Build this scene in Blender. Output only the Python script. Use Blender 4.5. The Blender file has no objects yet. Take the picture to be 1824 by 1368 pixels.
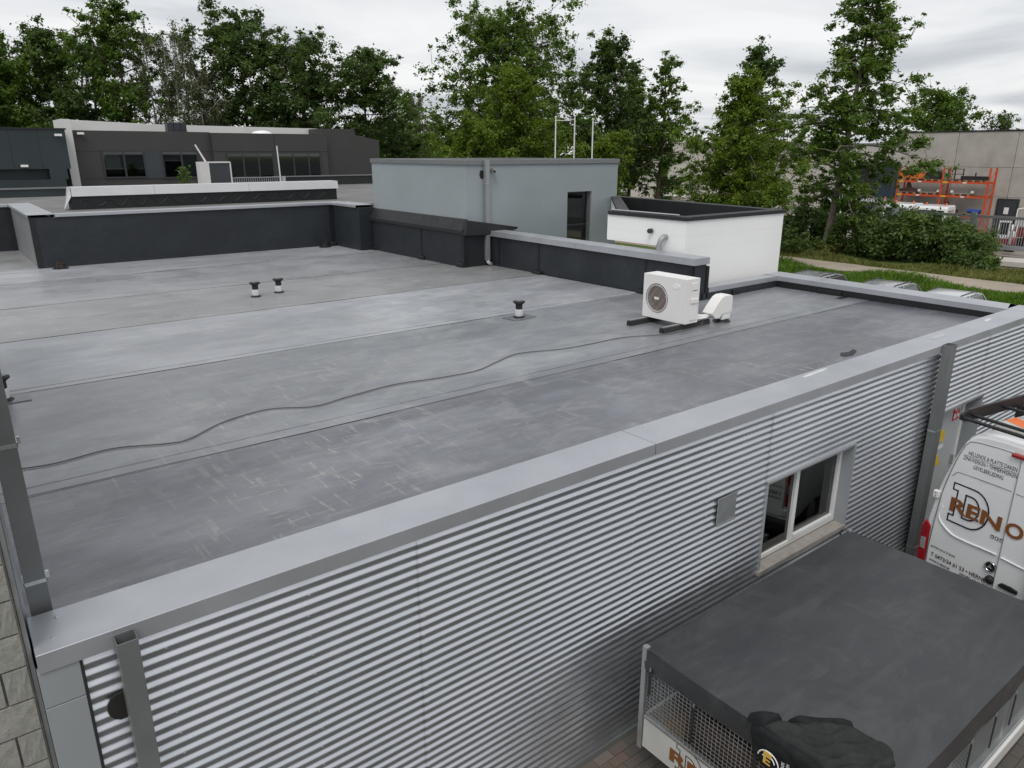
import bpy, math, random
import numpy as np
from mathutils import Vector, Matrix, Euler

random.seed(7)
R = math.radians
scene = bpy.context.scene
col = scene.collection

# ------------------------------------------------------------------ camera
cam_d = bpy.data.cameras.new('camera')
cam = bpy.data.objects.new('camera', cam_d)
col.objects.link(cam)
cam.location = (0, 0, 5.7)
cam.rotation_euler = (R(90 - 17.563), 0, R(52.27 - 90))
cam_d.sensor_width = 36
cam_d.lens = 36 * 1308 / 1824
cam_d.clip_start = 0.05
cam_d.clip_end = 2000
scene.camera = cam

# ------------------------------------------------------------------ world, sun, exposure
SUN_EL, SUN_AZ = 56, 221          # degrees; azimuth CCW from +X
world = bpy.data.worlds.new('World')
scene.world = world
world.use_nodes = True
wn, wl = world.node_tree.nodes, world.node_tree.links
wn.clear()
w_out = wn.new('ShaderNodeOutputWorld')
w_bg = wn.new('ShaderNodeBackground')
w_bg.inputs['Strength'].default_value = 0.1
w_sky = wn.new('ShaderNodeTexSky')
w_sky.sky_type = 'NISHITA'
w_sky.sun_disc = False
w_sky.sun_elevation = R(SUN_EL)
w_sky.sun_rotation = R(90 - SUN_AZ)
w_tc = wn.new('ShaderNodeTexCoord')
w_sep = wn.new('ShaderNodeSeparateXYZ')
wl.new(w_tc.outputs['Generated'], w_sep.inputs[0])
w_add = wn.new('ShaderNodeMath'); w_add.operation = 'ADD'; w_add.inputs[1].default_value = 0.09
w_mx = wn.new('ShaderNodeMath'); w_mx.operation = 'MAXIMUM'; w_mx.inputs[1].default_value = 0.03
wl.new(w_sep.outputs['Z'], w_add.inputs[0]); wl.new(w_add.outputs[0], w_mx.inputs[0])
w_dx = wn.new('ShaderNodeMath'); w_dx.operation = 'DIVIDE'
w_dy = wn.new('ShaderNodeMath'); w_dy.operation = 'DIVIDE'
wl.new(w_sep.outputs['X'], w_dx.inputs[0]); wl.new(w_mx.outputs[0], w_dx.inputs[1])
wl.new(w_sep.outputs['Y'], w_dy.inputs[0]); wl.new(w_mx.outputs[0], w_dy.inputs[1])
w_cmb = wn.new('ShaderNodeCombineXYZ')
wl.new(w_dx.outputs[0], w_cmb.inputs[0]); wl.new(w_dy.outputs[0], w_cmb.inputs[1])
w_n1 = wn.new('ShaderNodeTexNoise')
w_n1.inputs['Scale'].default_value = 0.62; w_n1.inputs['Detail'].default_value = 5
w_n1.inputs['Roughness'].default_value = 0.5; w_n1.inputs['Distortion'].default_value = 0.5
wl.new(w_cmb.outputs[0], w_n1.inputs['Vector'])
w_r = wn.new('ShaderNodeValToRGB')
w_r.color_ramp.elements[0].position = 0.36; w_r.color_ramp.elements[0].color = (0.60, 0.625, 0.665, 1)
w_r.color_ramp.elements[1].position = 0.62; w_r.color_ramp.elements[1].color = (0.98, 0.98, 0.98, 1)
e = w_r.color_ramp.elements.new(0.5); e.color = (0.86, 0.87, 0.885, 1)
wl.new(w_n1.outputs['Fac'], w_r.inputs[0])
w_sc = wn.new('ShaderNodeVectorMath'); w_sc.operation = 'SCALE'; w_sc.inputs['Scale'].default_value = 8.8
wl.new(w_r.outputs[0], w_sc.inputs[0])
w_mix = wn.new('ShaderNodeMix'); w_mix.data_type = 'RGBA'
w_mix.inputs['Factor'].default_value = 0.93
wl.new(w_sky.outputs[0], w_mix.inputs['A']); wl.new(w_sc.outputs[0], w_mix.inputs['B'])
wl.new(w_mix.outputs['Result'], w_bg.inputs['Color'])
wl.new(w_bg.outputs[0], w_out.inputs[0])

sun_d = bpy.data.lights.new('sun', 'SUN')
sun_d.energy = 1.3
sun_d.angle = R(28)
sun_d.color = (1.0, 0.965, 0.92)
sun = bpy.data.objects.new('sun', sun_d)
col.objects.link(sun)
sd = Vector((math.cos(R(SUN_EL)) * math.cos(R(SUN_AZ)), math.cos(R(SUN_EL)) * math.sin(R(SUN_AZ)), math.sin(R(SUN_EL))))
sun.rotation_euler = sd.to_track_quat('Z', 'Y').to_euler()
sun.location = sd * 60

vs = scene.view_settings
vs.view_transform = 'Standard'
vs.look = 'None'
vs.gamma = 1
vs.exposure = 0.15
vs.use_curve_mapping = False
scene.cycles.use_denoising = True
scene.cycles.max_bounces = 8
scene.cycles.transparent_max_bounces = 12

# ------------------------------------------------------------------ materials
MATS = {}

def nd(nt, t, **kw):
    n = nt.nodes.new(t)
    for k, v in kw.items():
        setattr(n, k, v)
    return n

def mixc(nt, fac, a, b, mode='MIX'):
    m = nd(nt, 'ShaderNodeMix', data_type='RGBA', blend_type=mode)
    for sock, val in (('Factor', fac), ('A', a), ('B', b)):
        if hasattr(val, 'is_linked'):
            nt.links.new(val, m.inputs[sock])
        elif sock == 'Factor':
            m.inputs[sock].default_value = val
        else:
            m.inputs[sock].default_value = (*val, 1) if len(val) == 3 else val
    return m.outputs['Result']

def noise(nt, vec, scale, detail=4, rough=.55, dist=0, vscale=None, rot=None):
    if vscale or rot:
        mp = nd(nt, 'ShaderNodeMapping')
        if vscale: mp.inputs['Scale'].default_value = vscale
        if rot: mp.inputs['Rotation'].default_value = rot
        nt.links.new(vec, mp.inputs['Vector']); vec = mp.outputs[0]
    n = nd(nt, 'ShaderNodeTexNoise')
    n.inputs['Scale'].default_value = scale; n.inputs['Detail'].default_value = detail
    n.inputs['Roughness'].default_value = rough; n.inputs['Distortion'].default_value = dist
    nt.links.new(vec, n.inputs['Vector'])
    return n.outputs['Fac']

def ramp(nt, v, a, b, lo=0., hi=1.):
    m = nd(nt, 'ShaderNodeMapRange'); m.clamp = True
    m.inputs['From Min'].default_value = a; m.inputs['From Max'].default_value = b
    m.inputs['To Min'].default_value = lo; m.inputs['To Max'].default_value = hi
    nt.links.new(v, m.inputs['Value'])
    return m.outputs[0]

def math2(nt, op, a, b):
    m = nd(nt, 'ShaderNodeMath', operation=op)
    for i, x in enumerate((a, b)):
        if hasattr(x, 'is_linked'): nt.links.new(x, m.inputs[i])
        else: m.inputs[i].default_value = x
    return m.outputs[0]

def new_mat(name):
    m = bpy.data.materials.new(name); m.use_nodes = True
    nt = m.node_tree; nt.nodes.clear()
    out = nd(nt, 'ShaderNodeOutputMaterial'); b = nd(nt, 'ShaderNodeBsdfPrincipled')
    nt.links.new(b.outputs[0], out.inputs['Surface'])
    tc = nd(nt, 'ShaderNodeTexCoord')
    MATS[name] = m
    return m, nt, b, tc.outputs['Object'], out

def bump(nt, b, h, strength, dist=.01):
    n = nd(nt, 'ShaderNodeBump'); n.inputs['Strength'].default_value = strength
    n.inputs['Distance'].default_value = dist
    nt.links.new(h, n.inputs['Height']); nt.links.new(n.outputs[0], b.inputs['Normal'])

def mat(name, c, rough=.55, metal=0., var=.12, vs=2.5, bmp=0., bs=40., spec=.5, dirt=0., dirtc=(.12, .11, .1), dscale=1.2, coat=0., rv=.08):
    if name in MATS: return MATS[name]
    m, nt, b, co, out = new_mat(name)
    n1 = noise(nt, co, vs, 6)
    lo = tuple(x * (1 - var) for x in c); hi = tuple(min(1, x * (1 + var)) for x in c)
    cc = mixc(nt, ramp(nt, n1, .3, .7), lo, hi)
    if dirt > 0:
        n2 = noise(nt, co, dscale, 7, .62, .4)
        cc = mixc(nt, ramp(nt, n2, .5, .75, 0, dirt), cc, dirtc)
    nt.links.new(cc, b.inputs['Base Color'])
    n3 = noise(nt, co, vs * 2.3, 5)
    nt.links.new(ramp(nt, n3, .3, .7, max(.02, rough - rv), min(1, rough + rv)), b.inputs['Roughness'])
    b.inputs['Metallic'].default_value = metal
    b.inputs['Specular IOR Level'].default_value = spec
    b.inputs['Coat Weight'].default_value = coat
    if bmp: bump(nt, b, noise(nt, co, bs, 5), bmp, .004)
    return m

# painted / metal / plaster basics
mat('coping_paint', (.47, .485, .515), .42, .6, .08, 1.2, dirt=.35, dirtc=(.60, .60, .60), dscale=1.6)
mat('coping_white', (.62, .63, .64), .45, .15, .05, 1.0, dirt=.12)
mat('pipe_grey', (.22, .23, .232), .45, .45, .07, 2.5, dirt=.25, dirtc=(.15, .145, .13), dscale=3)
mat('pipe_pale', (.34, .35, .36), .42, .45, .06, 2.5, dirt=.15)
mat('zinc_clip', (.62, .64, .66), .3, .9, .06, 8)
mat('trim_panel', (.36, .385, .40), .5, .25, .05, 1.1, dirt=.15, dirtc=(.25, .27, .28))
mat('grey_render', (.285, .325, .340), .85, 0, .05, .8, bmp=.25, bs=120, dirt=.14, dirtc=(.20, .235, .25), dscale=.5)
mat('white_render', (.88, .88, .87), .8, 0, .02, .6, bmp=.15, bs=120, dirt=.07, dirtc=(.55, .55, .52), dscale=.5)
mat('black_edge', (.015, .016, .017), .6, 0, .2, 3)
mat('black_tape', (.009, .010, .011), .5, 0, .25, 6, bmp=.15, bs=30)
mat('rubber', (.022, .022, .022), .65, 0, .2, 8)
mat('black_metal', (.02, .02, .021), .38, .2, .15, 6)
mat('dark_frame', (.035, .038, .042), .4, .1, .1, 4)
mat('white_plastic', (.80, .79, .775), .38, 0, .025, 2, dirt=.1, dirtc=(.5, .48, .45), dscale=4)
mat('white_paint', (.80, .81, .82), .22, 0, .015, 1, coat=.5, dirt=.06, dirtc=(.5, .5, .5))
mat('white_frame', (.72, .72, .71), .4, 0, .03, 2, dirt=.1)
mat('alu', (.55, .56, .56), .38, .85, .08, 4, dirt=.25, dirtc=(.3, .29, .27), dscale=5)
mat('galv', (.42, .44, .45), .42, .7, .12, 9)
mat('lap_mastic', (.035, .036, .038), .6, 0, .3, 4)
mat('vent_band', (.70, .71, .72), .35, .35, .06, 8)
mat('sill_stone', (.30, .28, .255), .8, 0, .15, 9, bmp=.3, bs=80, dirt=.4, dirtc=(.2, .17, .14), dscale=3)
mat('concrete', (.43, .405, .37), .9, 0, .16, .8, bmp=.3, bs=30, dirt=.3, dirtc=(.2, .19, .175), dscale=.7)
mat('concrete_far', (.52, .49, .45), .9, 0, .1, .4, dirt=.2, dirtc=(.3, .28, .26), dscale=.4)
mat('char_panel', (.047, .045, .044), .62, 0, .1, .5)
mat('dark_teal_panel', (.022, .034, .038), .5, 0, .14, .5)
mat('dark_panel', (.04, .046, .052), .45, 0, .1, 1)
mat('white_panel', (.66, .66, .645), .6, 0, .03, .5, dirt=.1)
mat('upper_roof', (.17, .168, .165), .7, 0, .18, .6, dirt=.3, dirtc=(.24, .24, .235))
mat('solar', (.012, .017, .03), .15, 0, .1, 1)
mat('opal', (.85, .86, .86), .35, 0, .02, 2)
mat('navy_door', (.028, .045, .075), .5, 0, .12, 1)
mat('rack_orange', (.62, .085, .025), .5, 0, .12, 2, dirt=.15)
mat('rack_yellow', (.75, .42, .03), .5, 0, .08, 2)
mat('pallet_wood', (.30, .20, .12), .85, 0, .25, 5, bmp=.2)
mat('rust_steel', (.085, .05, .035), .8, .2, .3, 6)
mat('machine_black', (.02, .02, .022), .6, .1, .2, 5)
mat('machine_red', (.30, .02, .025), .4, 0, .1, 3)
mat('machine_orange', (.75, .17, .04), .45, 0, .1, 3)
mat('machine_yellow', (.75, .45, .03), .45, 0, .1, 3)
mat('machine_blue', (.02, .07, .33), .5, 0, .1, 3)
mat('tail_red', (.30, .008, .012), .15, 0, .1, 8, coat=.6)
mat('tail_clear', (.30, .29, .29), .15, 0, .05, 8, coat=.6)
mat('chrome', (.72, .73, .74), .12, 1, .03, 5)
mat('ink_navy', (.012, .014, .03), .5, 0, .05, 4)
mat('ink_brown', (.21, .075, .02), .5, 0, .05, 4)
mat('ink_grey', (.13, .135, .14), .5, 0, .05, 4)
mat('sign_red', (.55, .02, .03), .5, 0, .05, 4)
mat('sign_yellow', (.72, .52, .03), .5, 0, .05, 4)
mat('sign_white', (.8, .8, .79), .5, 0, .03, 4)
mat('door_grey', (.45, .47, .48), .5, 0, .05, 1.5)
mat('board_white', (.52, .52, .49), .5, 0, .06, 3, dirt=.5, dirtc=(.25, .2, .15), dscale=2.5)
mat('board_orange', (.80, .19, .05), .5, 0, .06, 3)
mat('logo_yellow', (.72, .45, .09), .7, 0, .06, 8)
mat('jacket_cloth', (.013, .014, .015), .85, 0, .3, 12, bmp=.35, bs=160, spec=.3)
mat('jacket_panel', (.024, .025, .025), .8, 0, .25, 12, bmp=.3, bs=160, spec=.3)
mat('car_silver', (.42, .43, .44), .25, .6, .03, 1, coat=.6)
mat('car_dark', (.05, .055, .06), .22, .4, .03, 1, coat=.6)
mat('car_light', (.62, .64, .65), .25, .4, .03, 1, coat=.6)
mat('bark', (.115, .092, .068), .95, 0, .35, 4, bmp=.8, bs=25)
mat('bark_pale', (.21, .185, .15), .95, 0, .3, 4, bmp=.7, bs=25)
mat('bark_birch', (.52, .51, .48), .9, 0, .12, 5, dirt=.55, dirtc=(.08, .075, .07), dscale=5)
mat('asphalt', (.055, .055, .056), .9, 0, .15, 1.2, bmp=.4, bs=90)
mat('yard_ground', (.30, .27, .23), .95, 0, .15, .5, bmp=.4, bs=20, dirt=.3, dirtc=(.2, .17, .14), dscale=.4)
mat('soil', (.115, .09, .07), .97, 0, .3, 2, bmp=.6, bs=12)
mat('path_dirt', (.345, .295, .235), .97, 0, .12, .7, bmp=.5, bs=30, dirt=.35, dirtc=(.24, .2, .155), dscale=.6)
mat('curtain', (.45, .45, .44), .9, 0, .08, 4)
mat('interior', (.42, .42, .41), .9, 0, .15, .7)
mat('screw', (.55, .57, .59), .3, .8, .05, 5)
mat('cable_grey', (.11, .112, .115), .5, 0, .1, 6)
mat('stain_black', (.015, .014, .012), .8, 0, .3, 8)
mat('pole_white', (.75, .75, .74), .4, .2, .03, 2)

def make_epdm(name, dark, light, chalk, rough=.34, scr=.5, spots=(), spec=1.0):
    m, nt, b, co, out = new_mat(name)
    n1 = noise(nt, co, .55, 7, .6, .6, (.55, 1.3, 1))
    c = mixc(nt, ramp(nt, n1, .38, .62), dark, light)
    n1b = noise(nt, co, 2.6, 7, .65, .8, (.6, 1.5, 1))
    c = mixc(nt, ramp(nt, n1b, .40, .62, 0, .42), c, tuple(x * .72 for x in dark))
    n1c = noise(nt, co, 1.2, 5, .6, .4, (.35, 3.2, 1))
    c = mixc(nt, ramp(nt, n1c, .55, .72, 0, .4), c, chalk)
    n2 = noise(nt, co, 1.7, 8, .68, 1.0, (.8, 1.2, 1))
    c = mixc(nt, ramp(nt, n2, .50, .74, 0, .6), c, chalk)
    n2b = noise(nt, co, .23, 3, .5)
    c = mixc(nt, ramp(nt, n2b, .38, .66, 0, .45), c, tuple(x * .8 for x in dark))
    # drag marks: thin pale streaks in two directions, only inside some patches
    patch = noise(nt, co, .42, 2, .5, 0, None, None)
    pm = ramp(nt, patch, .42, .56)
    st = None
    for sc_, rz, th in (((13, .7, 1), R(8), .64), ((.6, 14, 1), R(-6), .655), ((9, .8, 1), R(40), .665)):
        s = noise(nt, co, 1.0, 2, .45, .15, sc_, (0, 0, rz))
        s = ramp(nt, s, th, th + .035)
        st = s if st is None else math2(nt, 'MAXIMUM', st, s)
    st = math2(nt, 'MULTIPLY', math2(nt, 'MULTIPLY', st, pm), ramp(nt, noise(nt, co, 4.5, 5, .7), .42, .62))
    c = mixc(nt, math2(nt, 'MULTIPLY', st, scr), c, (.27, .26, .235))
    for (cx, cy, rad_) in spots:      # places where people walked and dragged things
        vm = nd(nt, 'ShaderNodeVectorMath', operation='DISTANCE'); vm.inputs[1].default_value = (cx, cy - 4.1, 2.95)
        nt.links.new(co, vm.inputs[0])
        w_ = ramp(nt, vm.outputs['Value'], rad_ * .25, rad_, 1, 0)
        q = None
        for sc_, rz, th in (((7, .8, 1), R(20), .62), ((.8, 9, 1), R(-14), .635), ((6, .9, 1), R(64), .64)):
            s = ramp(nt, noise(nt, co, 2.0, 3, .5, .35, sc_, (0, 0, rz)), th, th + .03)
            q = s if q is None else math2(nt, 'MAXIMUM', q, s)
        br = ramp(nt, noise(nt, co, 9, 5, .7), .35, .6)
        c = mixc(nt, math2(nt, 'MULTIPLY', math2(nt, 'MULTIPLY', math2(nt, 'MULTIPLY', q, w_), br), .55), c, (.35, .335, .30))
    # fine smears
    sm = noise(nt, co, 6, 6, .7, 1.5, (.5, 1.6, 1))
    c = mixc(nt, ramp(nt, sm, .55, .72, 0, .38), c, chalk)
    nt.links.new(c, b.inputs['Base Color'])
    rr = noise(nt, co, 1.1, 6, .6, .5)
    nt.links.new(ramp(nt, rr, .3, .7, rough - .08, rough + .10), b.inputs['Roughness'])
    b.inputs['Specular IOR Level'].default_value = spec
    h1 = noise(nt, co, 1.6, 4, .5)
    h2 = noise(nt, co, 55, 3)
    bump(nt, b, math2(nt, 'ADD', h1, math2(nt, 'MULTIPLY', h2, .02)), .16, .02)
    return m

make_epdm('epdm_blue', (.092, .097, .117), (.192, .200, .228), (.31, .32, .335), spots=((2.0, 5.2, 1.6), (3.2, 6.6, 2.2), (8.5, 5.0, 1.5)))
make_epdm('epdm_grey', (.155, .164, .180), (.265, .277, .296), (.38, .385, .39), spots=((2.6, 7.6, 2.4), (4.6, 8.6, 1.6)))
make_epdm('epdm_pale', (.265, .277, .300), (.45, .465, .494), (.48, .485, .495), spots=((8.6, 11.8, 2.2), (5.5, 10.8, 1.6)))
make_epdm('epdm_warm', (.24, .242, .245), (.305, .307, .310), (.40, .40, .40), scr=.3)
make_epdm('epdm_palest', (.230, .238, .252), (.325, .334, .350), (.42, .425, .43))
make_epdm('epdm_wall', (.018, .022, .027), (.028, .033, .040), (.034, .039, .046), .5, scr=.0, spec=.4)
make_epdm('epdm_wall_sheen', (.19, .2, .21), (.25, .26, .27), (.3, .3, .3), .5, scr=.1)  # wall membrane with the left return's glancing sheen put into the colour
make_epdm('tarp', (.030, .033, .036), (.043, .046, .049), (.085, .086, .087), .36, spec=.7, scr=.06)

def corrugated():
    m, nt, b, co, out = new_mat('corrugated_alu')
    n1 = noise(nt, co, .8, 5)
    c = mixc(nt, ramp(nt, n1, .3, .7), (.55, .57, .61), (.63, .65, .68))
    n2 = noise(nt, co, 3, 7, .65, .5, (.3, 1, 1.5))
    c = mixc(nt, ramp(nt, n2, .55, .8, 0, .25), c, (.40, .40, .40))
    nt.links.new(c, b.inputs['Base Color'])
    b.inputs['Metallic'].default_value = .92
    nt.links.new(ramp(nt, noise(nt, co, 5, 4), .3, .7, .26, .38), b.inputs['Roughness'])
corrugated()

def glass(name, tint=(.55, .6, .6), amt=.55):
    m, nt, b, co, out = new_mat(name)
    nt.nodes.remove(b)
    tr = nd(nt, 'ShaderNodeBsdfTransparent'); tr.inputs[0].default_value = (*tint, 1)
    gl = nd(nt, 'ShaderNodeBsdfGlossy'); gl.inputs['Roughness'].default_value = .03
    gl.inputs['Color'].default_value = (.9, .93, .93, 1)
    fr = nd(nt, 'ShaderNodeFresnel'); fr.inputs['IOR'].default_value = 1.9
    mx = nd(nt, 'ShaderNodeMixShader')
    nt.links.new(fr.outputs[0], mx.inputs[0]); nt.links.new(tr.outputs[0], mx.inputs[1]); nt.links.new(gl.outputs[0], mx.inputs[2])
    nt.links.new(mx.outputs[0], out.inputs['Surface'])
glass('glass', (.74, .79, .79)); glass('glass_dark', (.16, .19, .2))

def leafmat(name, dark, mid, light, trans=.32):
    m, nt, b, co, out = new_mat(name)
    g = nd(nt, 'ShaderNodeNewGeometry')
    cr = nd(nt, 'ShaderNodeValToRGB')
    cr.color_ramp.elements[0].position = 0; cr.color_ramp.elements[0].color = (*dark, 1)
    cr.color_ramp.elements[1].position = 1; cr.color_ramp.elements[1].color = (*light, 1)
    e = cr.color_ramp.elements.new(.55); e.color = (*mid, 1)
    n1 = noise(nt, co, .55, 3)
    f = math2(nt, 'ADD', math2(nt, 'MULTIPLY', g.outputs['Random Per Island'], .55), ramp(nt, n1, .35, .65, -.08, .5))
    nt.links.new(f, cr.inputs[0])
    nt.links.new(cr.outputs[0], b.inputs['Base Color'])
    b.inputs['Roughness'].default_value = .55
    b.inputs['Specular IOR Level'].default_value = .35
    t = nd(nt, 'ShaderNodeBsdfTranslucent')
    br = mixc(nt, 1.0, cr.outputs[0], (1.25, 1.3, .75), 'MULTIPLY')
    nt.links.new(br, t.inputs[0])
    mx = nd(nt, 'ShaderNodeMixShader'); mx.inputs[0].default_value = trans
    nt.links.new(b.outputs[0], mx.inputs[1]); nt.links.new(t.outputs[0], mx.inputs[2])
    nt.links.new(mx.outputs[0], out.inputs['Surface'])

leafmat('leaf_dark', (.036, .066, .020), (.076, .130, .033), (.145, .220, .052), .42)
leafmat('leaf_mid', (.050, .094, .017), (.104, .180, .029), (.18, .27, .046), .42)
leafmat('leaf_maple', (.070, .118, .012), (.128, .20, .020), (.205, .285, .034), .42)
leafmat('leaf_birch', (.085, .100, .055), (.135, .152, .080), (.20, .215, .12), .4)
leafmat('leaf_hedge', (.044, .078, .020), (.088, .145, .033), (.165, .235, .055), .38)
leafmat('leaf_bright', (.06, .13, .012), (.095, .19, .018), (.14, .25, .03))
leafmat('grass_blade', (.07, .14, .013), (.11, .205, .02), (.17, .27, .035), .25)
leafmat('grass_dry', (.12, .14, .03), (.18, .19, .05), (.26, .25, .09), .25)

def grass_ground():
    m, nt, b, co, out = new_mat('grass_ground')
    n1 = noise(nt, co, .35, 6, .6)
    c = mixc(nt, ramp(nt, n1, .35, .65), (.055, .10, .015), (.105, .165, .03))
    n2 = noise(nt, co, 9, 5)
    c = mixc(nt, ramp(nt, n2, .5, .75, 0, .5), c, (.05, .07, .015))
    nt.links.new(c, b.inputs['Base Color']); b.inputs['Roughness'].default_value = .95
    bump(nt, b, noise(nt, co, 25, 4), .6, .05)
grass_ground()

def blockmat():
    m, nt, b, co, out = new_mat('split_block')
    oi = nd(nt, 'ShaderNodeObjectInfo')
    n1 = noise(nt, co, 18, 8, .7)
    c = mixc(nt, ramp(nt, n1, .3, .72), (.235, .232, .21), (.42, .415, .375))
    c = mixc(nt, ramp(nt, oi.outputs['Random'], 0, 1, 0, .35), c, (.28, .275, .245))
    nt.links.new(c, b.inputs['Base Color']); b.inputs['Roughness'].default_value = .95
    bump(nt, b, noise(nt, co, 60, 6, .7), .8, .01)
blockmat()

def pavermat():
    m, nt, b, co, out = new_mat('paver')
    oi = nd(nt, 'ShaderNodeObjectInfo')
    cr = nd(nt, 'ShaderNodeValToRGB')
    cr.color_ramp.elements[0].color = (.105, .098, .088, 1); cr.color_ramp.elements[1].color = (.18, .165, .145, 1)
    e = cr.color_ramp.elements.new(.75); e.color = (.155, .11, .09, 1)
    nt.links.new(oi.outputs['Random'], cr.inputs[0])
    n1 = noise(nt, co, 25, 6, .7)
    c = mixc(nt, ramp(nt, n1, .35, .75, 0, .5), cr.outputs[0], (.1, .09, .075))
    nt.links.new(c, b.inputs['Base Color']); b.inputs['Roughness'].default_value = .92
    bump(nt, b, noise(nt, co, 70, 4), .4, .004)
pavermat()

# ------------------------------------------------------------------ mesh helpers
class MB:
    def __init__(s): s.v = []; s.f = []
    def add(s, vs, fs):
        o = len(s.v); s.v += [tuple(p) for p in vs]; s.f += [tuple(i + o for i in f) for f in fs]; return s
    def box(s, x0, y0, z0, x1, y1, z1):
        vs = [(x0, y0, z0), (x1, y0, z0), (x1, y1, z0), (x0, y1, z0), (x0, y0, z1), (x1, y0, z1), (x1, y1, z1), (x0, y1, z1)]
        return s.add(vs, [(0, 3, 2, 1), (4, 5, 6, 7), (0, 1, 5, 4), (1, 2, 6, 5), (2, 3, 7, 6), (3, 0, 4, 7)])
    def obox(s, c, u, v, w):
        c, u, v, w = map(Vector, (c, u, v, w))
        vs = [c + u * a + v * b + w * d for d in (-1, 1) for a, b in ((-1, -1), (1, -1), (1, 1), (-1, 1))]
        return s.add(vs, [(0, 3, 2, 1), (4, 5, 6, 7), (0, 1, 5, 4), (1, 2, 6, 5), (2, 3, 7, 6), (3, 0, 4, 7)])
    def bar(s, a, b, w, h=None, up=(0, 0, 1)):
        a, b = Vector(a), Vector(b); d = b - a; L = d.length; d.normalize()
        up = Vector(up)
        if abs(d.dot(up)) > .98: up = Vector((0, 1, 0))
        sx = d.cross(up).normalized(); sz = sx.cross(d).normalized()
        return s.obox((a + b) / 2, d * L / 2, sx * w / 2, sz * (h or w) / 2)
    def tube(s, pts, r, n=8, cap=True):
        pts = [Vector(p) for p in pts]
        rs = r if isinstance(r, (list, tuple)) else [r] * len(pts)
        o = len(s.v); t0 = (pts[1] - pts[0]).normalized()
        ref = Vector((0, 0, 1)) if abs(t0.z) < .9 else Vector((1, 0, 0))
        nx = t0.cross(ref).normalized(); last = t0
        for i, p in enumerate(pts):
            t = (pts[min(i + 1, len(pts) - 1)] - pts[max(i - 1, 0)]).normalized()
            q = last.rotation_difference(t); nx = q @ nx; last = t
            nx = (nx - t * nx.dot(t)).normalized(); ny = t.cross(nx)
            for k in range(n):
                a = 2 * math.pi * k / n
                s.v.append(tuple(p + (nx * math.cos(a) + ny * math.sin(a)) * rs[i]))
        for i in range(len(pts) - 1):
            for k in range(n):
                k2 = (k + 1) % n
                s.f.append((o + i * n + k, o + i * n + k2, o + (i + 1) * n + k2, o + (i + 1) * n + k))
        if cap:
            s.f.append(tuple(o + k for k in range(n))[::-1]); e = o + (len(pts) - 1) * n
            s.f.append(tuple(e + k for k in range(n)))
        return s
    def lathe(s, prof, c=(0, 0, 0), n=20, ax=None):
        """profile of (radius, height); ax = (u, v, w) axes"""
        u, v, w = [Vector(a) for a in (ax or ((1, 0, 0), (0, 1, 0), (0, 0, 1)))]
        c = Vector(c); o = len(s.v)
        for r_, h in prof:
            for k in range(n):
                a = 2 * math.pi * k / n
                s.v.append(tuple(c + u * r_ * math.cos(a) + v * r_ * math.sin(a) + w * h))
        for i in range(len(prof) - 1):
            for k in range(n):
                k2 = (k + 1) % n
                s.f.append((o + i * n + k, o + i * n + k2, o + (i + 1) * n + k2, o + (i + 1) * n + k))
        s.f.append(tuple(o + k for k in range(n))[::-1]); e = o + (len(prof) - 1) * n
        s.f.append(tuple(e + k for k in range(n)))
        return s
    def prism(s, poly, d, fn):
        """poly of (a, b); d = (h0, h1); fn(a, b, h) -> xyz"""
        n = len(poly); o = len(s.v)
        for h in d:
            for a, b in poly: s.v.append(tuple(fn(a, b, h)))
        s.f.append(tuple(range(o, o + n))[::-1]); s.f.append(tuple(range(o + n, o + 2 * n)))
        for i in range(n):
            j = (i + 1) % n; s.f.append((o + i, o + j, o + n + j, o + n + i))
        return s

def root_of(o):
    while o.parent: o = o.parent
    return o

def obj(name, mb, m, parent=None, smooth=None, bev=0., seg=2, local=False):
    me = bpy.data.meshes.new(name)
    vs_ = mb.v
    if parent is not None and not local:
        l = root_of(parent).location
        vs_ = [(a - l.x, b - l.y, c - l.z) for a, b, c in vs_]
    me.from_pydata(vs_, [], mb.f); me.update()
    o = bpy.data.objects.new(name, me); col.objects.link(o)
    if m: me.materials.append(MATS[m])
    if smooth is not None:
        me.polygons.foreach_set('use_smooth', [True] * len(me.polygons))
        me.set_sharp_from_angle(angle=R(smooth))
    if bev:
        md = o.modifiers.new('bevel', 'BEVEL'); md.width = bev; md.segments = seg; md.limit_method = 'ANGLE'; md.angle_limit = R(35)
    if parent is not None: o.parent = parent
    return o

def tag(o, label=None, cat=None, group=None, kind=None):
    for k, v in (('label', label), ('category', cat), ('group', group), ('kind', kind)):
        if v: o[k] = v
    return o

def thing(name, label, cat, loc=(0, 0, 0), rz=0, group=None):
    o = bpy.data.objects.new(name, None); col.objects.link(o)
    o.empty_display_size = .2
    o.location = loc; o.rotation_euler = (0, 0, rz)
    return tag(o, label, cat, group)

def copy_tree(o, parent=None):
    c = o.copy(); col.objects.link(c); c.parent = parent
    for ch in list(o.children): copy_tree(ch, c)
    return c

def bx(name, a, m, parent, bev=0., **k):
    return obj(name, MB().box(*a), m, parent, bev=bev, **k)

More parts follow.
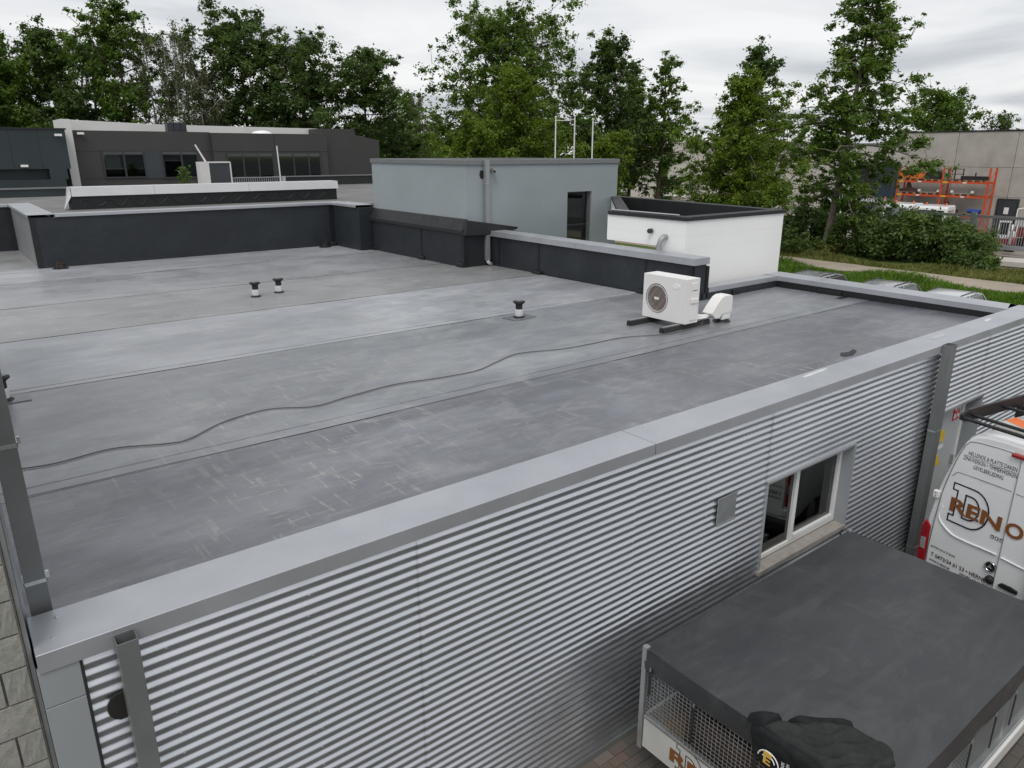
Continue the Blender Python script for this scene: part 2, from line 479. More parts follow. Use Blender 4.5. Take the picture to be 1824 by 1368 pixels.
def npmesh(name, V, F4, m, parent=None):
    """quads from numpy arrays"""
    me = bpy.data.meshes.new(name)
    me.vertices.add(len(V)); me.vertices.foreach_set('co', V.astype(np.float32).ravel())
    n = len(F4); k = F4.shape[1]
    me.loops.add(n * k); me.loops.foreach_set('vertex_index', F4.astype(np.int32).ravel())
    me.polygons.add(n); me.polygons.foreach_set('loop_start', np.arange(0, n * k, k, dtype=np.int32))
    me.polygons.foreach_set('loop_total', np.full(n, k, dtype=np.int32))
    me.update(calc_edges=True)
    me.materials.append(MATS[m])
    o = bpy.data.objects.new(name, me); col.objects.link(o)
    if parent is not None: o.parent = parent
    return o

def text(name, body, m, parent, origin, xd, yd, width, height, bold=0., shear=0., local=True, align='L', thick=.002):
    cu = bpy.data.curves.new('lettering', 'FONT'); cu.body = body; cu.size = 1; cu.offset = bold; cu.shear = shear
    cu.resolution_u = 3; cu.extrude = 0
    to = bpy.data.objects.new('lettering_source', cu); col.objects.link(to)
    dg = bpy.context.evaluated_depsgraph_get(); dg.update()
    me = bpy.data.meshes.new_from_object(to.evaluated_get(dg))
    bpy.data.objects.remove(to); bpy.data.curves.remove(cu)
    co = np.empty(len(me.vertices) * 3); me.vertices.foreach_get('co', co); co = co.reshape(-1, 3)
    mn, mx_ = co.min(0), co.max(0)
    x = (co[:, 0] - mn[0]) / (mx_[0] - mn[0]) * width
    y = co[:, 1] * height / .70
    xd, yd = Vector(xd), Vector(yd); nrm = xd.cross(yd).normalized()
    og = np.array(origin)
    if not local: og = og - np.array(root_of(parent).location)
    P = og + np.outer(x, xd) + np.outer(y, yd) + np.array(nrm) * thick
    me.vertices.foreach_set('co', P.ravel()); me.update()
    me.materials.clear(); me.materials.append(MATS[m])
    me.name = name
    o = bpy.data.objects.new(name, me); col.objects.link(o); o.parent = parent
    return o

# ================================================================== SETTING
g = obj('ground', MB().add([(-900, -900, 0), (900, -900, 0), (900, 900, 0), (-900, 900, 0)], [(0, 1, 2, 3)]), 'grass_ground')
tag(g, kind='structure')
def sheet(name, poly, z, m):
    o = obj(name, MB().add([(x, y, z) for x, y in poly], [tuple(range(len(poly)))]), m)
    return tag(o, kind='structure')
sheet('parking_lot', [(14.6, -8), (27.6, -8), (27.6, 30), (16.2, 30), (16.2, 9.2), (14.6, 9.2)], .004, 'asphalt')
def ribbon(xa, xb, y0, y1, n, seed, amp):
    rn = random.Random(seed); L, Rr = [], []
    for i in range(n + 1):
        y = y0 + (y1 - y0) * i / n
        L.append((xa + rn.uniform(-amp, amp), y)); Rr.append((xb + rn.uniform(-amp, amp), y))
    return L + Rr[::-1]
sheet('unseen_asphalt', [(-400, -400), (400, -400), (400, -8.1), (-400, -8.1)], .006, 'asphalt')  # added out of view: greys the window reflections and cuts green bounce
sheet('dirt_path', ribbon(35.35, 38.2, -60, 120, 160, 3, .12)[::-1], .008, 'path_dirt')
sheet('yard', [(46.8, -30), (110, -30), (110, 90), (58, 90), (50, 62), (46.8, 26)], .012, 'yard_ground')
sheet('soil_bank', [(41.2, 4), (46.8, 3), (48.4, 19), (45.8, 19), (41.9, 15.2), (40.6, 13)], .016, 'soil')
p = obj('paving', MB().box(-6, -6, -.06, 14.2, 4.12, .004), 'soil'); tag(p, kind='structure')
pv_me = None
rest = MB()
PW, PH = .214, .107
for j in range(0, 96):
    for i in range(0, 66):
        x = -4 + i * PW + (PW / 2 if j % 2 else 0); y = -6.1 + j * PH
        if y > 3.98: continue
        near = (6.3 < x < 8.6 and .15 < y < 1.42) or (3.3 < x < 4.36 and 2.9 < y < 3.98)
        if not near:
            rest.box(x + .003, y + .003, .0, x + PW - .003, y + PH - .003, .022)
            continue
        if pv_me is None:
            o = obj('paver', MB().box(0, 0, -.04, PW - .006, PH - .006, 0), 'paver', bev=.003, seg=1); pv_me = o.data
        else:
            o = bpy.data.objects.new('paver', pv_me); col.objects.link(o)
        o.parent = p
        o.location = (x + .003, y + .003, .022 + random.uniform(-.003, .003))
        o.rotation_euler = (random.uniform(-.01, .01), random.uniform(-.01, .01), 0)
tag(obj('pavers_beyond', rest, 'paver', p), kind='stuff')

# ================================================================== MAIN BUILDING
MBLD = thing('flat_roofed_building', 'long flat roofed workshop clad in corrugated silver sheet with grey membrane roof', 'building', (0, 4.1, 0))
def zr(y): return 3.0 - .0085 * (y - 4.4)
FY = 4.05                                     # coping front
# wall cores (hollow behind the window and door)
core = MB()
core.box(.03, 4.13, 0, 6.69, 4.40, 3.06)
core.box(6.69, 4.13, 0, 8.52, 4.40, 1.13); core.box(6.69, 4.13, 2.25, 8.52, 4.40, 3.06)
core.box(8.52, 4.13, 0, 10.86, 4.40, 3.06)
core.box(10.86, 4.13, 2.12, 12.36, 4.40, 3.06)
core.box(12.36, 4.13, 0, 14.38, 4.40, 3.06)
core.box(14.08, 4.40, 0, 14.38, 8.85, 3.06)
core.box(11.6, 8.85, 0, 14.38, 9.06, 3.06)
obj('wall_core', core, 'interior', MBLD)

# corrugated cladding: horizontal waves, one mesh per sheet
PITCH, AMP = .0762, .0092
def wave_sheet(x0, x1, z0, z1, dy, ph=0.0):
    n = max(2, int(round((z1 - z0) / PITCH * 10)))
    vs_, fs = [], []
    nx = 1
    for i in range(n + 1):
        z = z0 + (z1 - z0) * i / n
        y = 4.086 + dy + AMP * math.sin(2 * math.pi * z / PITCH)
        for k in range(nx + 1):
            vs_.append((x0 + (x1 - x0) * k / nx, y, z))
    for i in range(n):
        for k in range(nx):
            a = i * (nx + 1) + k
            fs.append((a, a + 1, a + nx + 2, a + nx + 1))
    o = obj('cladding_sheet', MB().add(vs_, fs), 'corrugated_alu', MBLD, smooth=60)
    return o
wave_sheet(.205, 2.36, .08, 3.072, 0); wave_sheet(2.30, 4.58, .08, 3.072, -.004)
wave_sheet(4.52, 6.715, .08, 3.072, 0); wave_sheet(6.66, 8.66, 2.262, 3.072, -.004)
wave_sheet(6.715, 8.50, .08, 1.125, 0)
wave_sheet(8.535, 10.62, .08, 3.072, 0); wave_sheet(10.56, 10.86, .08, 3.072, -.004)
wave_sheet(10.80, 12.30, 2.13, 3.072, 0); wave_sheet(12.37, 14.32, .08, 2.135, -.0022)
wave_sheet(12.24, 14.32, 2.12, 3.072, -.0035)
scr = MB()
for x in (.62, 1.48, 2.33, 3.45, 4.55, 5.62, 6.69, 9.2, 9.9, 10.58, 12.5, 13.4):
    k0 = 2 if x > 0 else 0
    for k in range(2, 40, 2):
        z = (k + .25) * PITCH + (PITCH if int(x * 10) % 2 else 0)
        if z > 3.04 or (6.66 < x < 8.5 and 1.1 < z < 2.3) or (10.8 < x < 12.4 and z < 2.15): continue
        z = (math.floor(z / PITCH) + .75) * PITCH
        scr.lathe([(.0075, 0), (.0075, .004), (.003, .006)], (x + random.uniform(-.012, .012), 4.076, z), 6, ((1, 0, 0), (0, 0, 1), (0, -1, 0)))
        if k % 4 == 0 and x in (4.55, 6.69): pass
tag(obj('cladding_screws', scr, 'screw', MBLD), kind='stuff')
# left corner trim panels and edge strip
bx('corner_panel', (-.004, 4.062, 2.86, .19, 4.128, 3.082), 'trim_panel', MBLD, .003)
bx('corner_panel', (-.004, 4.062, .05, .19, 4.128, 2.855), 'trim_panel', MBLD, .003)
bx('edge_profile', (.191, 4.060, .05, .205, 4.128, 3.08), 'dark_frame', MBLD)
bx('base_rail', (.2, 4.06, .02, 11.2, 4.12, .09), 'pipe_grey', MBLD)

# copings: inverted U profiles
def coping_x(x0, x1, y0, y1, z, t=.115, m='coping_paint', parent=None, name='coping', back=.1):
    """coping running along X; y0 outer front"""
    mb = MB()
    mb.prism([(y0, z - t), (y0 + .008, z - t), (y0 + .008, z - .006), (y1 - .008, z - .010), (y1 - .008, z - back), (y1, z - back), (y1, z - .004), (y0, z)],
             (x0, x1), lambda a, b, h: (h, a, b))
    return obj(name, mb, m, parent or MBLD, bev=.003, seg=1)
def coping_y(y0, y1, x0, x1, z, t=.1, m='coping_paint', parent=None, name='coping', back=.1):
    mb = MB()
    mb.prism([(x0, z - t), (x0 + .008, z - t), (x0 + .008, z - .006), (x1 - .008, z - .006), (x1 - .008, z - back), (x1, z - back), (x1, z), (x0, z)],
             (y0, y1), lambda a, b, h: (a, h, b))
    return obj(name, mb, m, parent or MBLD, bev=.003, seg=1)
for a, b in ((.005, 4.768), (4.775, 9.748), (9.755, 13.86)):
    coping_x(a, b, FY, 4.475, 3.2)
# mitred front right corner piece, right hand run and back run
mb = MB().prism([(13.864, FY), (14.44, FY), (14.44, 4.62), (13.90, 4.475), (13.864, 4.475)], (3.19, 3.2), lambda a, b, h: (a, b, h))
mb.box(13.864, FY, 3.085, 14.44, FY + .008, 3.19); mb.box(14.432, FY + .008, 3.085, 14.44, 4.62, 3.19)
obj('coping', mb, 'coping_paint', MBLD)
coping_y(4.484, 8.80, 13.90, 14.44, 3.2)
mb = MB().prism([(13.90, 8.804), (14.44, 8.804), (14.44, 9.12), (13.90, 9.12)], (3.19, 3.2), lambda a, b, h: (a, b, h))
mb.box(13.86, 8.78, 3.098, 13.93, 8.82, 3.204)
mb.box(14.432, 8.804, 3.1, 14.44, 9.112, 3.19); mb.box(13.9, 9.112, 3.1, 14.44, 9.12, 3.19)
obj('coping', mb, 'coping_paint', MBLD)
coping_x(11.62, 13.855, 8.80, 9.12, 3.2, .1)
# sealant patches on the coping (hand-applied, off-white)
def blob(name, cx, cy, z, rx, ry, ang, m, parent, seed, h=.002):
    rn = random.Random(seed); n = 18; pts = []
    for k in range(n):
        a = 2 * math.pi * k / n; r_ = 1 + rn.uniform(-.16, .16)
        u, v = rx * r_ * math.cos(a), ry * r_ * math.sin(a)
        pts.append((cx + u * math.cos(ang) - v * math.sin(ang), cy + u * math.sin(ang) + v * math.cos(ang)))
    return obj(name, MB().prism(pts, (z, z + h), lambda a, b, c: (a, b, c)), m, parent)
mat('sealant', (.60, .61, .61), .5, 0, .08, 6)
mat('residue', (.46, .47, .475), .55, .1, .06, 6)
blob('sealant_patch', 12.72, 4.33, 3.1995, .16, .035, .15, 'sealant', MBLD, 1)
blob('sealant_patch', 11.0, 4.32, 3.1995, .22, .05, .1, 'residue', MBLD, 2)
blob('sealant_patch', 7.95, 4.40, 3.1978, .3, .028, .08, 'sealant', MBLD, 4)
for x, y in ((.14, 4.38), (.10, 4.18), (4.62, 4.22), (4.93, 4.30), (4.62, 4.40), (5.0, 4.42), (9.6, 4.25), (9.9, 4.4), (2.2, 4.35), (2.15, 4.18)):
    obj('coping_rivet', MB().lathe([(.011, 0), (.010, .004), (.004, .006)], (x, y, 3.197), 8), 'screw', MBLD)

# membrane roof sheets (lapped strips)
def strip(rects, m, off):
    mb = MB()
    for x0, x1, y0, y1 in rects:
        nx = 1
        mb.prism([(y0, zr(y0) - .03), (y1, zr(y1) - .03), (y1, zr(y1) + off), (y0, zr(y0) + off)], (x0, x1), lambda a, b, h: (h, a, b))
    return obj('roof_sheet', mb, m, MBLD)
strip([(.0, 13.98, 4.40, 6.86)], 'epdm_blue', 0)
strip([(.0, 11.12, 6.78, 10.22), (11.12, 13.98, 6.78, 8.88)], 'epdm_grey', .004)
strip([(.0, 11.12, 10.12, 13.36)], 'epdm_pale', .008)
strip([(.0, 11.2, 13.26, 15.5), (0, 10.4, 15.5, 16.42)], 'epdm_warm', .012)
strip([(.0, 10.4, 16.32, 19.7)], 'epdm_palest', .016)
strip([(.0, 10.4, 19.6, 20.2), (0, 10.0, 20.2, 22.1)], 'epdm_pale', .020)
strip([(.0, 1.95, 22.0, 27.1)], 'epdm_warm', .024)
# lap edges (dark sealant) and seam tapes
for y, x1, k in ((6.79, 13.9, 1), (10.13, 11.1, 2), (13.27, 11.1, 3), (16.33, 10.35, 4), (19.61, 10.3, 5)):
    mb = MB(); n = 60
    off = .004 * k
    pts = []
    for i in range(n + 1):
        x = .05 + (x1 - .05) * i / n
        pts.append((x, y + .012 * math.sin(x * 1.3 + k) + random.uniform(-.004, .004), zr(y) + off - .001))
    mb.tube(pts, .0042, 5)
    obj('lap_sealant', mb, 'lap_mastic', MBLD)
for x0, x1, y, k in ((.03, 13.9, 6.99, 1), (.03, 11.1, 10.30, 2)):
    mb = MB()
    mb.prism([(y - .012, zr(y) + .004 * k), (y + .012, zr(y) + .004 * k), (y + .006, zr(y) + .004 * k + .005), (y - .006, zr(y) + .004 * k + .005)], (x0, x1), lambda a, b, h: (h, a, b))
    obj('seam_ridge', mb, 'epdm_blue' if k == 1 else 'epdm_grey', MBLD)
# upstands of the parapets seen from inside
bx('upstand', (.0, 4.40, 2.96, 13.9, 4.43, 3.10), 'black_tape', MBLD)
bx('upstand', (13.90, 4.43, 2.9, 14.08, 8.85, 3.10), 'black_tape', MBLD)
bx('upstand', (11.45, 8.80, 2.9, 13.90, 8.85, 3.10), 'epdm_wall', MBLD)
for a in ((13.86, 7.35, 2.965, 13.905, 7.85, 3.06), (12.35, 8.765, 2.96, 12.6, 8.805, 3.08), (13.6, 7.2, 2.972, 13.9, 7.32, 2.984)):
    bx('patch', a, 'black_tape', MBLD, .008)
# tall parapet behind the air conditioner
bx('parapet', (11.16, 8.86, 2.85, 11.52, 15.36, 3.66), 'epdm_wall', MBLD, .01)
for a, b in ((8.80, 12.06), (12.066, 15.36)):
    coping_y(a, b, 11.10, 11.57, 3.79, .13, back=.13)
bx('coping_end', (11.105, 8.792, 3.66, 11.565, 8.800, 3.788), 'coping_paint', MBLD)
for y in (10.05, 13.4, 14.95):
    bx('seam_strip', (11.148, y - .03, 2.9, 11.161, y + .03, 3.655), 'black_tape', MBLD)
for y in (10.05, 13.4):
    bx('patch', (11.05, y - .17, zr(y) - .01, 11.165, y + .15, zr(y) + .09), 'black_tape', MBLD, .03)
bx('seam_strip', (11.15, 8.85, 2.9, 11.23, 8.862, 3.655), 'black_tape', MBLD)
bx('seam_strip', (11.147, 8.86, 2.9, 11.161, 8.95, 3.655), 'black_tape', MBLD)
bx('upstand', (11.18, 8.83, 2.9, 11.52, 8.858, 3.655), 'epdm_wall', MBLD)
bx('seam_strip', (11.525, 8.80, 2.98, 11.60, 8.868, 3.62), 'black_tape', MBLD, .02)
# roof stretch of pale scuffs: muddy prints
rn = random.Random(12)
mat('mud', (.27, .25, .21), .85, 0, .15, 9)
# wall kerb under the grey building
bx('upstand', (10.35, 15.335, 2.8, 10.399, 20.3, 3.80), 'epdm_wall', MBLD, .01)
bx('upstand', (10.40, 15.335, 2.8, 11.16, 15.396, 3.73), 'epdm_wall', MBLD)
bx('seam_strip', (10.335, 17.35, 2.85, 10.351, 17.40, 3.79), 'black_tape', MBLD)
bx('seam_strip', (10.338, 15.334, 2.85, 10.3495, 15.48, 3.80), 'black_tape', MBLD)
bx('seam_strip', (10.338, 15.322, 2.85, 10.47, 15.334, 3.76), 'black_tape', MBLD)
bx('seam_strip', (10.335, 20.16, 2.85, 10.351, 20.22, 3.80), 'black_tape', MBLD)
for x, y in ((10.30, 17.37), (10.30, 20.15), (10.31, 15.48)):
    bx('patch', (x - .02, y - .14, zr(y) - .01, x + .06, y + .14, zr(y) + .12), 'black_tape', MBLD, .03)
bx('seam_strip', (11.12, 15.30, 2.9, 11.2, 15.42, 3.62), 'black_tape', MBLD, .02)
# dark flashing sloping up to the grey wall, and its run-down along the side wall
fl = MB()
fl.prism([(10.31, 3.74), (10.31, 3.83), (10.47, 4.10), (10.498, 4.10), (10.498, 3.78)], (15.36, 20.34), lambda a, b, h: (a, h, b))
obj('flashing', fl, 'black_edge', MBLD, bev=.006, seg=1)
fl = MB()
fl.prism([(10.32, 3.72), (10.40, 4.09), (11.98, 3.84), (11.95, 3.79), (11.0, 3.70)], (15.22, 15.398), lambda a, b, h: (a, h, b))
obj('flashing', fl, 'black_edge', MBLD, bev=.006, seg=1)
fl = MB().prism([(10.47, 4.10), (10.478, 4.118), (10.50, 4.118), (10.50, 4.10)], (15.40, 20.34), lambda a, b, h: (a, h, b))
obj('flashing_bead', fl, 'pipe_grey', MBLD)
# back walls of the roof: raised part behind
BW = 22.05
bx('parapet', (1.92, BW, 2.7, 10.0, BW + .35, 4.13), 'epdm_wall', MBLD, .01)
bx('parapet', (9.96, 20.25, 2.7, 10.46, BW, 4.13), 'epdm_wall', MBLD, .01)
bx('parapet', (1.92, BW + .35, 2.7, 2.35, 27.0, 4.13), 'epdm_wall_sheen', MBLD, .01)
bx('parapet', (-9, 27.0, 2.7, 2.35, 27.4, 4.13), 'epdm_wall', MBLD, .01)
coping_x(2.47, 10.36, BW - .05, BW + .36, 4.2, .075, m='coping_paint')
coping_y(BW - .05, 27.45, 1.87, 2.46, 4.2, .075, m='coping_paint')
coping_x(-9, 1.86, 26.95, 27.45, 4.2, .075)
coping_y(20.31, BW - .055, 9.9, 10.49, 4.2, .075)
bx('seam_strip', (1.905, BW - .012, 2.7, 2.02, BW + .002, 4.12), 'black_tape', MBLD)
bx('seam_strip', (9.84, BW - .012, 2.7, 9.955, BW + .002, 4.12), 'black_tape', MBLD)
bx('seam_strip', (9.945, BW - .1, 2.7, 9.961, BW, 4.12), 'black_tape', MBLD)
bx('seam_strip', (1.78, 26.985, 2.7, 1.918, 27.002, 4.12), 'black_tape', MBLD)
bx('patch', (9.72, BW - .22, zr(22) - .02, 9.95, BW, zr(22) + .16), 'black_tape', MBLD, .05)
# upper roof slab behind
bx('upper_roof', (2.35, 22.42, 3.6, 20.5, 38.0, 4.08), 'upper_roof', MBLD)
bx('upper_roof', (-9, 27.42, 3.6, 2.35, 38.0, 4.08), 'upper_roof', MBLD)
KY = 25.05
bx('kerb', (3.28, KY + .06, 4.08, 11.55, KY + .62, 4.46), 'black_tape', MBLD)
for k in range(11):
    x = 3.5 + k * .73
    mb = MB(); pts = []
    rr = random.Random(k)
    for i in range(9):
        pts.append((x + i * .085, KY + .058, 4.16 + .22 * (.5 + .5 * math.sin(i * .8 + k * 1.7)) * rr.uniform(.7, 1.1)))
    mb.tube(pts, .016, 5)
    obj('wrinkle', mb, 'black_edge', MBLD, smooth=60)
for a, b in ((3.32, 5.55), (5.56, 8.45), (8.46, 11.6)):
    mb = MB().prism([(KY, 4.46), (KY + .012, 4.455), (KY + .05, 4.70), (KY + .64, 4.70), (KY + .64, 4.715), (KY + .04, 4.715)], (a, b), lambda a_, b_, h: (h, a_, b_))
    obj('coping', mb, 'coping_white', MBLD)
mb = MB().add([(3.30, KY, 4.46), (3.06, KY + .02, 4.08), (3.22, KY + .62, 4.3), (3.30, KY + .64, 4.71), (3.30, KY + .04, 4.715)], [(0, 4, 3, 2, 1)])
obj('coping_end', mb, 'coping_white', MBLD)

# roof outlets / bitumen stubs near the back wall
def drain(x, y, label, gm='rust_steel'):
    t = thing('roof_drain', label, 'drain', (x, y, zr(y)), 0, 'roof drains at the back wall')
    mb = MB(); 
    mb.lathe([(.19, .02), (.19, .03), (.12, .06), (.11, .12), (.02, .14)], (x, y, zr(y)), 14)
    obj('dome', mb, 'black_tape', t, smooth=50)
    mb = MB()
    for k in range(8):
        a = k * math.pi / 4
        mb.bar((x + .17 * math.cos(a), y + .17 * math.sin(a), zr(y) + .02), (x + .05 * math.cos(a), y + .05 * math.sin(a), zr(y) + .17), .015)
    obj('leaf_guard', mb, gm, t)
drain(2.36, 21.75, 'rusty brown roof drain guard at the left foot of the back wall')
drain(9.5, 21.75, 'black roof drain guard in the right corner of the back wall', 'rubber')

# downpipes on the facade
def downpipe(x0, x1, y0, y1, z0, z1, parent, m, clips, open_top=True, clip_m='zinc_clip'):
    t = .004; mb = MB()
    mb.box(x0, y0, z0, x1, y0 + t, z1); mb.box(x0, y1 - t, z0, x1, y1, z1)
    mb.box(x0, y0 + t, z0, x0 + t, y1 - t, z1); mb.box(x1 - t, y0 + t, z0, x1, y1 - t, z1)
    mb.box(x0 + t, y0 + t, z0, x1 - t, y1 - t, z0 + .5)
    d = obj('downpipe', mb, m, parent, bev=.0015, seg=1)
    for z in clips:
        cb = MB()
        e = .004
        cb.box(x0 - e, y0 - e, z - .012, x1 + e, y0 - .0005, z + .012)
        cb.box(x0 - e, y0 - e, z - .012, x0 - .0005, y1, z + .012)
        cb.box(x1 + .0005, y0 - e, z - .012, x1 + e, y1 + .02, z + .012)
        cb.box(x1 + e, y0 + .03, z - .006, x1 + .02, y0 + .045, z + .035)
        obj('clip', cb, clip_m, d)
    return d
downpipe(.362, .468, 3.934, 4.046, 0, 3.172, MBLD, 'pipe_grey', ())
blob_h = MB().lathe([(.075, 0), (.07, .006)], (.345, 4.068, 2.70), 14, ((1, 0, 0), (0, 0, 1.25), (0, -1, 0)))
obj('outlet_hole', blob_h, 'stain_black', MBLD)
downpipe(10.49, 10.66, 3.93, 4.045, 0, 3.215, MBLD, 'pipe_grey', (1.98, .16))
mb = MB().box(10.664, 4.0, .1, 10.80, 4.055, 2.2)
obj('perforated_angle', mb, 'dark_frame', MBLD)
pd = MB()
for k in range(48):
    pd.lathe([(.008, 0), (.008, .002)], (10.735, 3.9995, .18 + k * .042), 6, ((1, 0, 0), (0, 0, 1), (0, -1, 0)))
tag(obj('angle_holes', pd, 'alu', MBLD), kind='stuff')
# square blanking plate on the cladding
pl = bx('vent_plate', (5.80, 4.055, 2.03, 6.10, 4.070, 2.325), 'galv', MBLD, .003)
bx('vent_edge', (5.795, 4.050, 2.315, 6.105, 4.058, 2.335), 'alu', pl)
bx('vent_edge', (5.795, 4.050, 2.02, 6.105, 4.058, 2.034), 'alu', pl)

# window
win = MB()
WX0, WX1, WZ0, WZ1, WY = 6.70, 8.50, 1.16, 2.235, 4.20
wf = MB()
wf.box(WX0, WY, WZ0, WX1, WY + .06, WZ0 + .055); wf.box(WX0, WY, WZ1 - .045, WX1, WY + .06, WZ1)
wf.box(WX0, WY, WZ0 + .055, WX0 + .045, WY + .06, WZ1 - .045); wf.box(WX1 - .05, WY, WZ0 + .055, WX1, WY + .06, WZ1 - .045)
W = obj('window', wf, 'white_frame', MBLD, bev=.004)
bx('mullion', (7.47, WY - .012, WZ0 + .055, 7.535, WY + .05, WZ1 - .045), 'white_frame', W, .004)
sash = MB()
sash.box(7.556, WY - .012, WZ0 + .056, WX1 - .051, WY + .03, WZ0 + .11); sash.box(7.556, WY - .012, WZ1 - .08, WX1 - .051, WY + .03, WZ1 - .046)
sash.box(WX1 - .08, WY - .012, WZ0 + .11, WX1 - .051, WY + .03, WZ1 - .08)
obj('sash', sash, 'white_frame', W, bev=.004)
bx('pane', (WX0 + .046, WY + .025, WZ0 + .056, 7.469, WY + .033, WZ1 - .046), 'glass', W)
bx('pane', (7.557, WY + .031, WZ0 + .111, WX1 - .091, WY + .039, WZ1 - .081), 'glass', W)
bx('sill', (6.66, 4.045, 1.10, 8.52, 4.198, 1.158), 'sill_stone', W, .006)
bx('reveal', (8.502, 4.055, 1.16, 8.534, 4.40, 2.26), 'trim_panel', W)
bx('reveal', (6.675, 4.066, 1.16, 6.698, 4.40, 2.26), 'trim_panel', W)
bx('lintel', (6.67, 4.058, 2.237, 8.536, 4.40, 2.262), 'alu', W)
# room behind it
rm = MB().box(6.4, 6.2, .9, 9.2, 6.25, 2.6); rm.box(6.3, 4.41, .9, 6.35, 6.2, 2.6); rm.box(9.2, 4.41, .9, 9.25, 6.2, 2.6)
rm.box(6.3, 4.41, .85, 9.25, 6.25, .9); rm.box(6.3, 4.41, 2.6, 9.25, 6.25, 2.65)
obj('room', rm, 'interior', MBLD)
cur = MB(); n = 40
pts = [(8.0 + i * .011, 4.62 + .03 * math.sin(i * 1.1)) for i in range(n)]
cur.add([(x, y, 1.0) for x, y in pts] + [(x, y, 2.5) for x, y in pts], [(i, i + 1, n + i + 1, n + i) for i in range(n - 1)])
obj('curtain', cur, 'curtain', MBLD, smooth=60)
bx('room_post', (7.9, 4.75, .95, 7.97, 4.85, 2.55), 'rust_steel', MBLD)

# door
D = bx('door', (10.93, 4.23, .02, 12.10, 4.28, 2.09), 'door_grey', MBLD, .004)
bx('door_frame', (12.10, 4.21, .02, 12.16, 4.29, 2.105), 'white_frame', D, .003)
bx('door_frame', (10.87, 4.21, .02, 10.93, 4.29, 2.105), 'white_frame', D, .003)
bx('reveal', (12.335, 4.055, .0, 12.365, 4.40, 2.12), 'trim_panel', D)
bx('reveal', (12.16, 4.25, .0, 12.335, 4.39, 2.104), 'trim_panel', D)
bx('lintel', (10.84, 4.055, 2.105, 12.37, 4.40, 2.132), 'alu', D)
bx('door_handle', (12.0, 4.19, 1.0, 12.03, 4.229, 1.16), 'alu', D, .004)
bx('sign', (11.80, 4.222, 1.76, 12.02, 4.229, 2.02), 'sign_red', D)
sg = MB()
for a in ((11.83, 1.79, 11.885, 1.87), (11.83, 1.92, 11.885, 1.99), (11.925, 1.79, 11.94, 1.99), (11.96, 1.80, 12.0, 1.85), (11.96, 1.93, 12.0, 1.98)):
    sg.box(a[0], 4.218, a[1], a[2], 4.2215, a[3])
obj('sign_mark', sg, 'sign_white', D)
obj('sign', MB().lathe([(.10, 0), (.10, .006)], (11.52, 4.229, 1.58), 18, ((1, 0, 0), (0, 0, 1), (0, -1, 0))), 'sign_yellow', D)
obj('sign', MB().prism([(11.37, 1.10), (11.61, 1.10), (11.49, 1.31)], (4.223, 4.229), lambda a, b, h: (a, h, b)), 'sign_yellow', D)
bx('sign', (11.40, 4.224, 1.37, 11.62, 4.229, 1.43), 'sign_white', D)

# ================================================================== LEFT NEIGHBOUR (split block wall)
NB = thing('block_building', 'taller building of rough split beige concrete blocks at the left edge', 'building', (0, 4.2, 0))
blk = []
for s in range(4):
    rn = random.Random(s); mb = MB(); nx, nz = 8, 4; W_, H_ = .39, .188
    vs_ = []
    for j in range(nz + 1):
        for i in range(nx + 1):
            e = 0 if i in (0, nx) or j in (0, nz) else rn.uniform(-.005, .002)
            vs_.append((W_ * i / nx, e, H_ * j / nz))
    fs = [(j * (nx + 1) + i, j * (nx + 1) + i + 1, (j + 1) * (nx + 1) + i + 1, (j + 1) * (nx + 1) + i) for j in range(nz) for i in range(nx)]
    mb.add(vs_, fs); mb.add([(0, 0, 0), (W_, 0, 0), (W_, 0, H_), (0, 0, H_), (0, .06, 0), (W_, .06, 0), (W_, .06, H_), (0, .06, H_)], [(0, 4, 5, 1), (1, 5, 6, 2), (2, 6, 7, 3), (3, 7, 4, 0)])
    me = bpy.data.meshes.new('block'); me.from_pydata(mb.v, [], mb.f); me.update(); me.materials.append(MATS['split_block']); blk.append(me)
bx('wall', (-4.4, 4.125, 0, -.03, 12.2, 5.36), 'sill_stone', NB)
bx('wall_edge', (-.028, 4.118, 0, -.006, 12.2, 5.36), 'galv', NB, .003)
bx('edge_strip', (-.004, 4.50, 2.95, .012, 12.2, 5.3), 'coping_paint', NB)
bx('wall_cap', (-4.4, 4.06, 5.36, .02, 12.25, 5.42), 'coping_paint', NB)
for r_ in range(27):
    z = -.06 + .2 * r_
    if z < 0: continue
    off = -.155 if r_ % 2 else -.355
    x = off
    xs = []
    while x > -2.4: xs.append(x); x -= .4
    xs = [off + .4 if False else None] + xs
    edges = [-.034] + [off - .4 * k for k in range(6)]
    for a, b in zip(edges[:-1], edges[1:]):
        w = a - b - .012
        o = bpy.data.objects.new('block', blk[random.randrange(4)]); col.objects.link(o); o.parent = NB
        o.location = (b + .006, 4.098 + random.uniform(-.004, .004) - 4.2, z)
        o.scale = (w / .39, 1, 1)
downpipe(.032, .138, 4.545, 4.655, 2.99, 5.3, NB, 'pipe_grey', (3.36, 4.19), clip_m='zinc_clip')

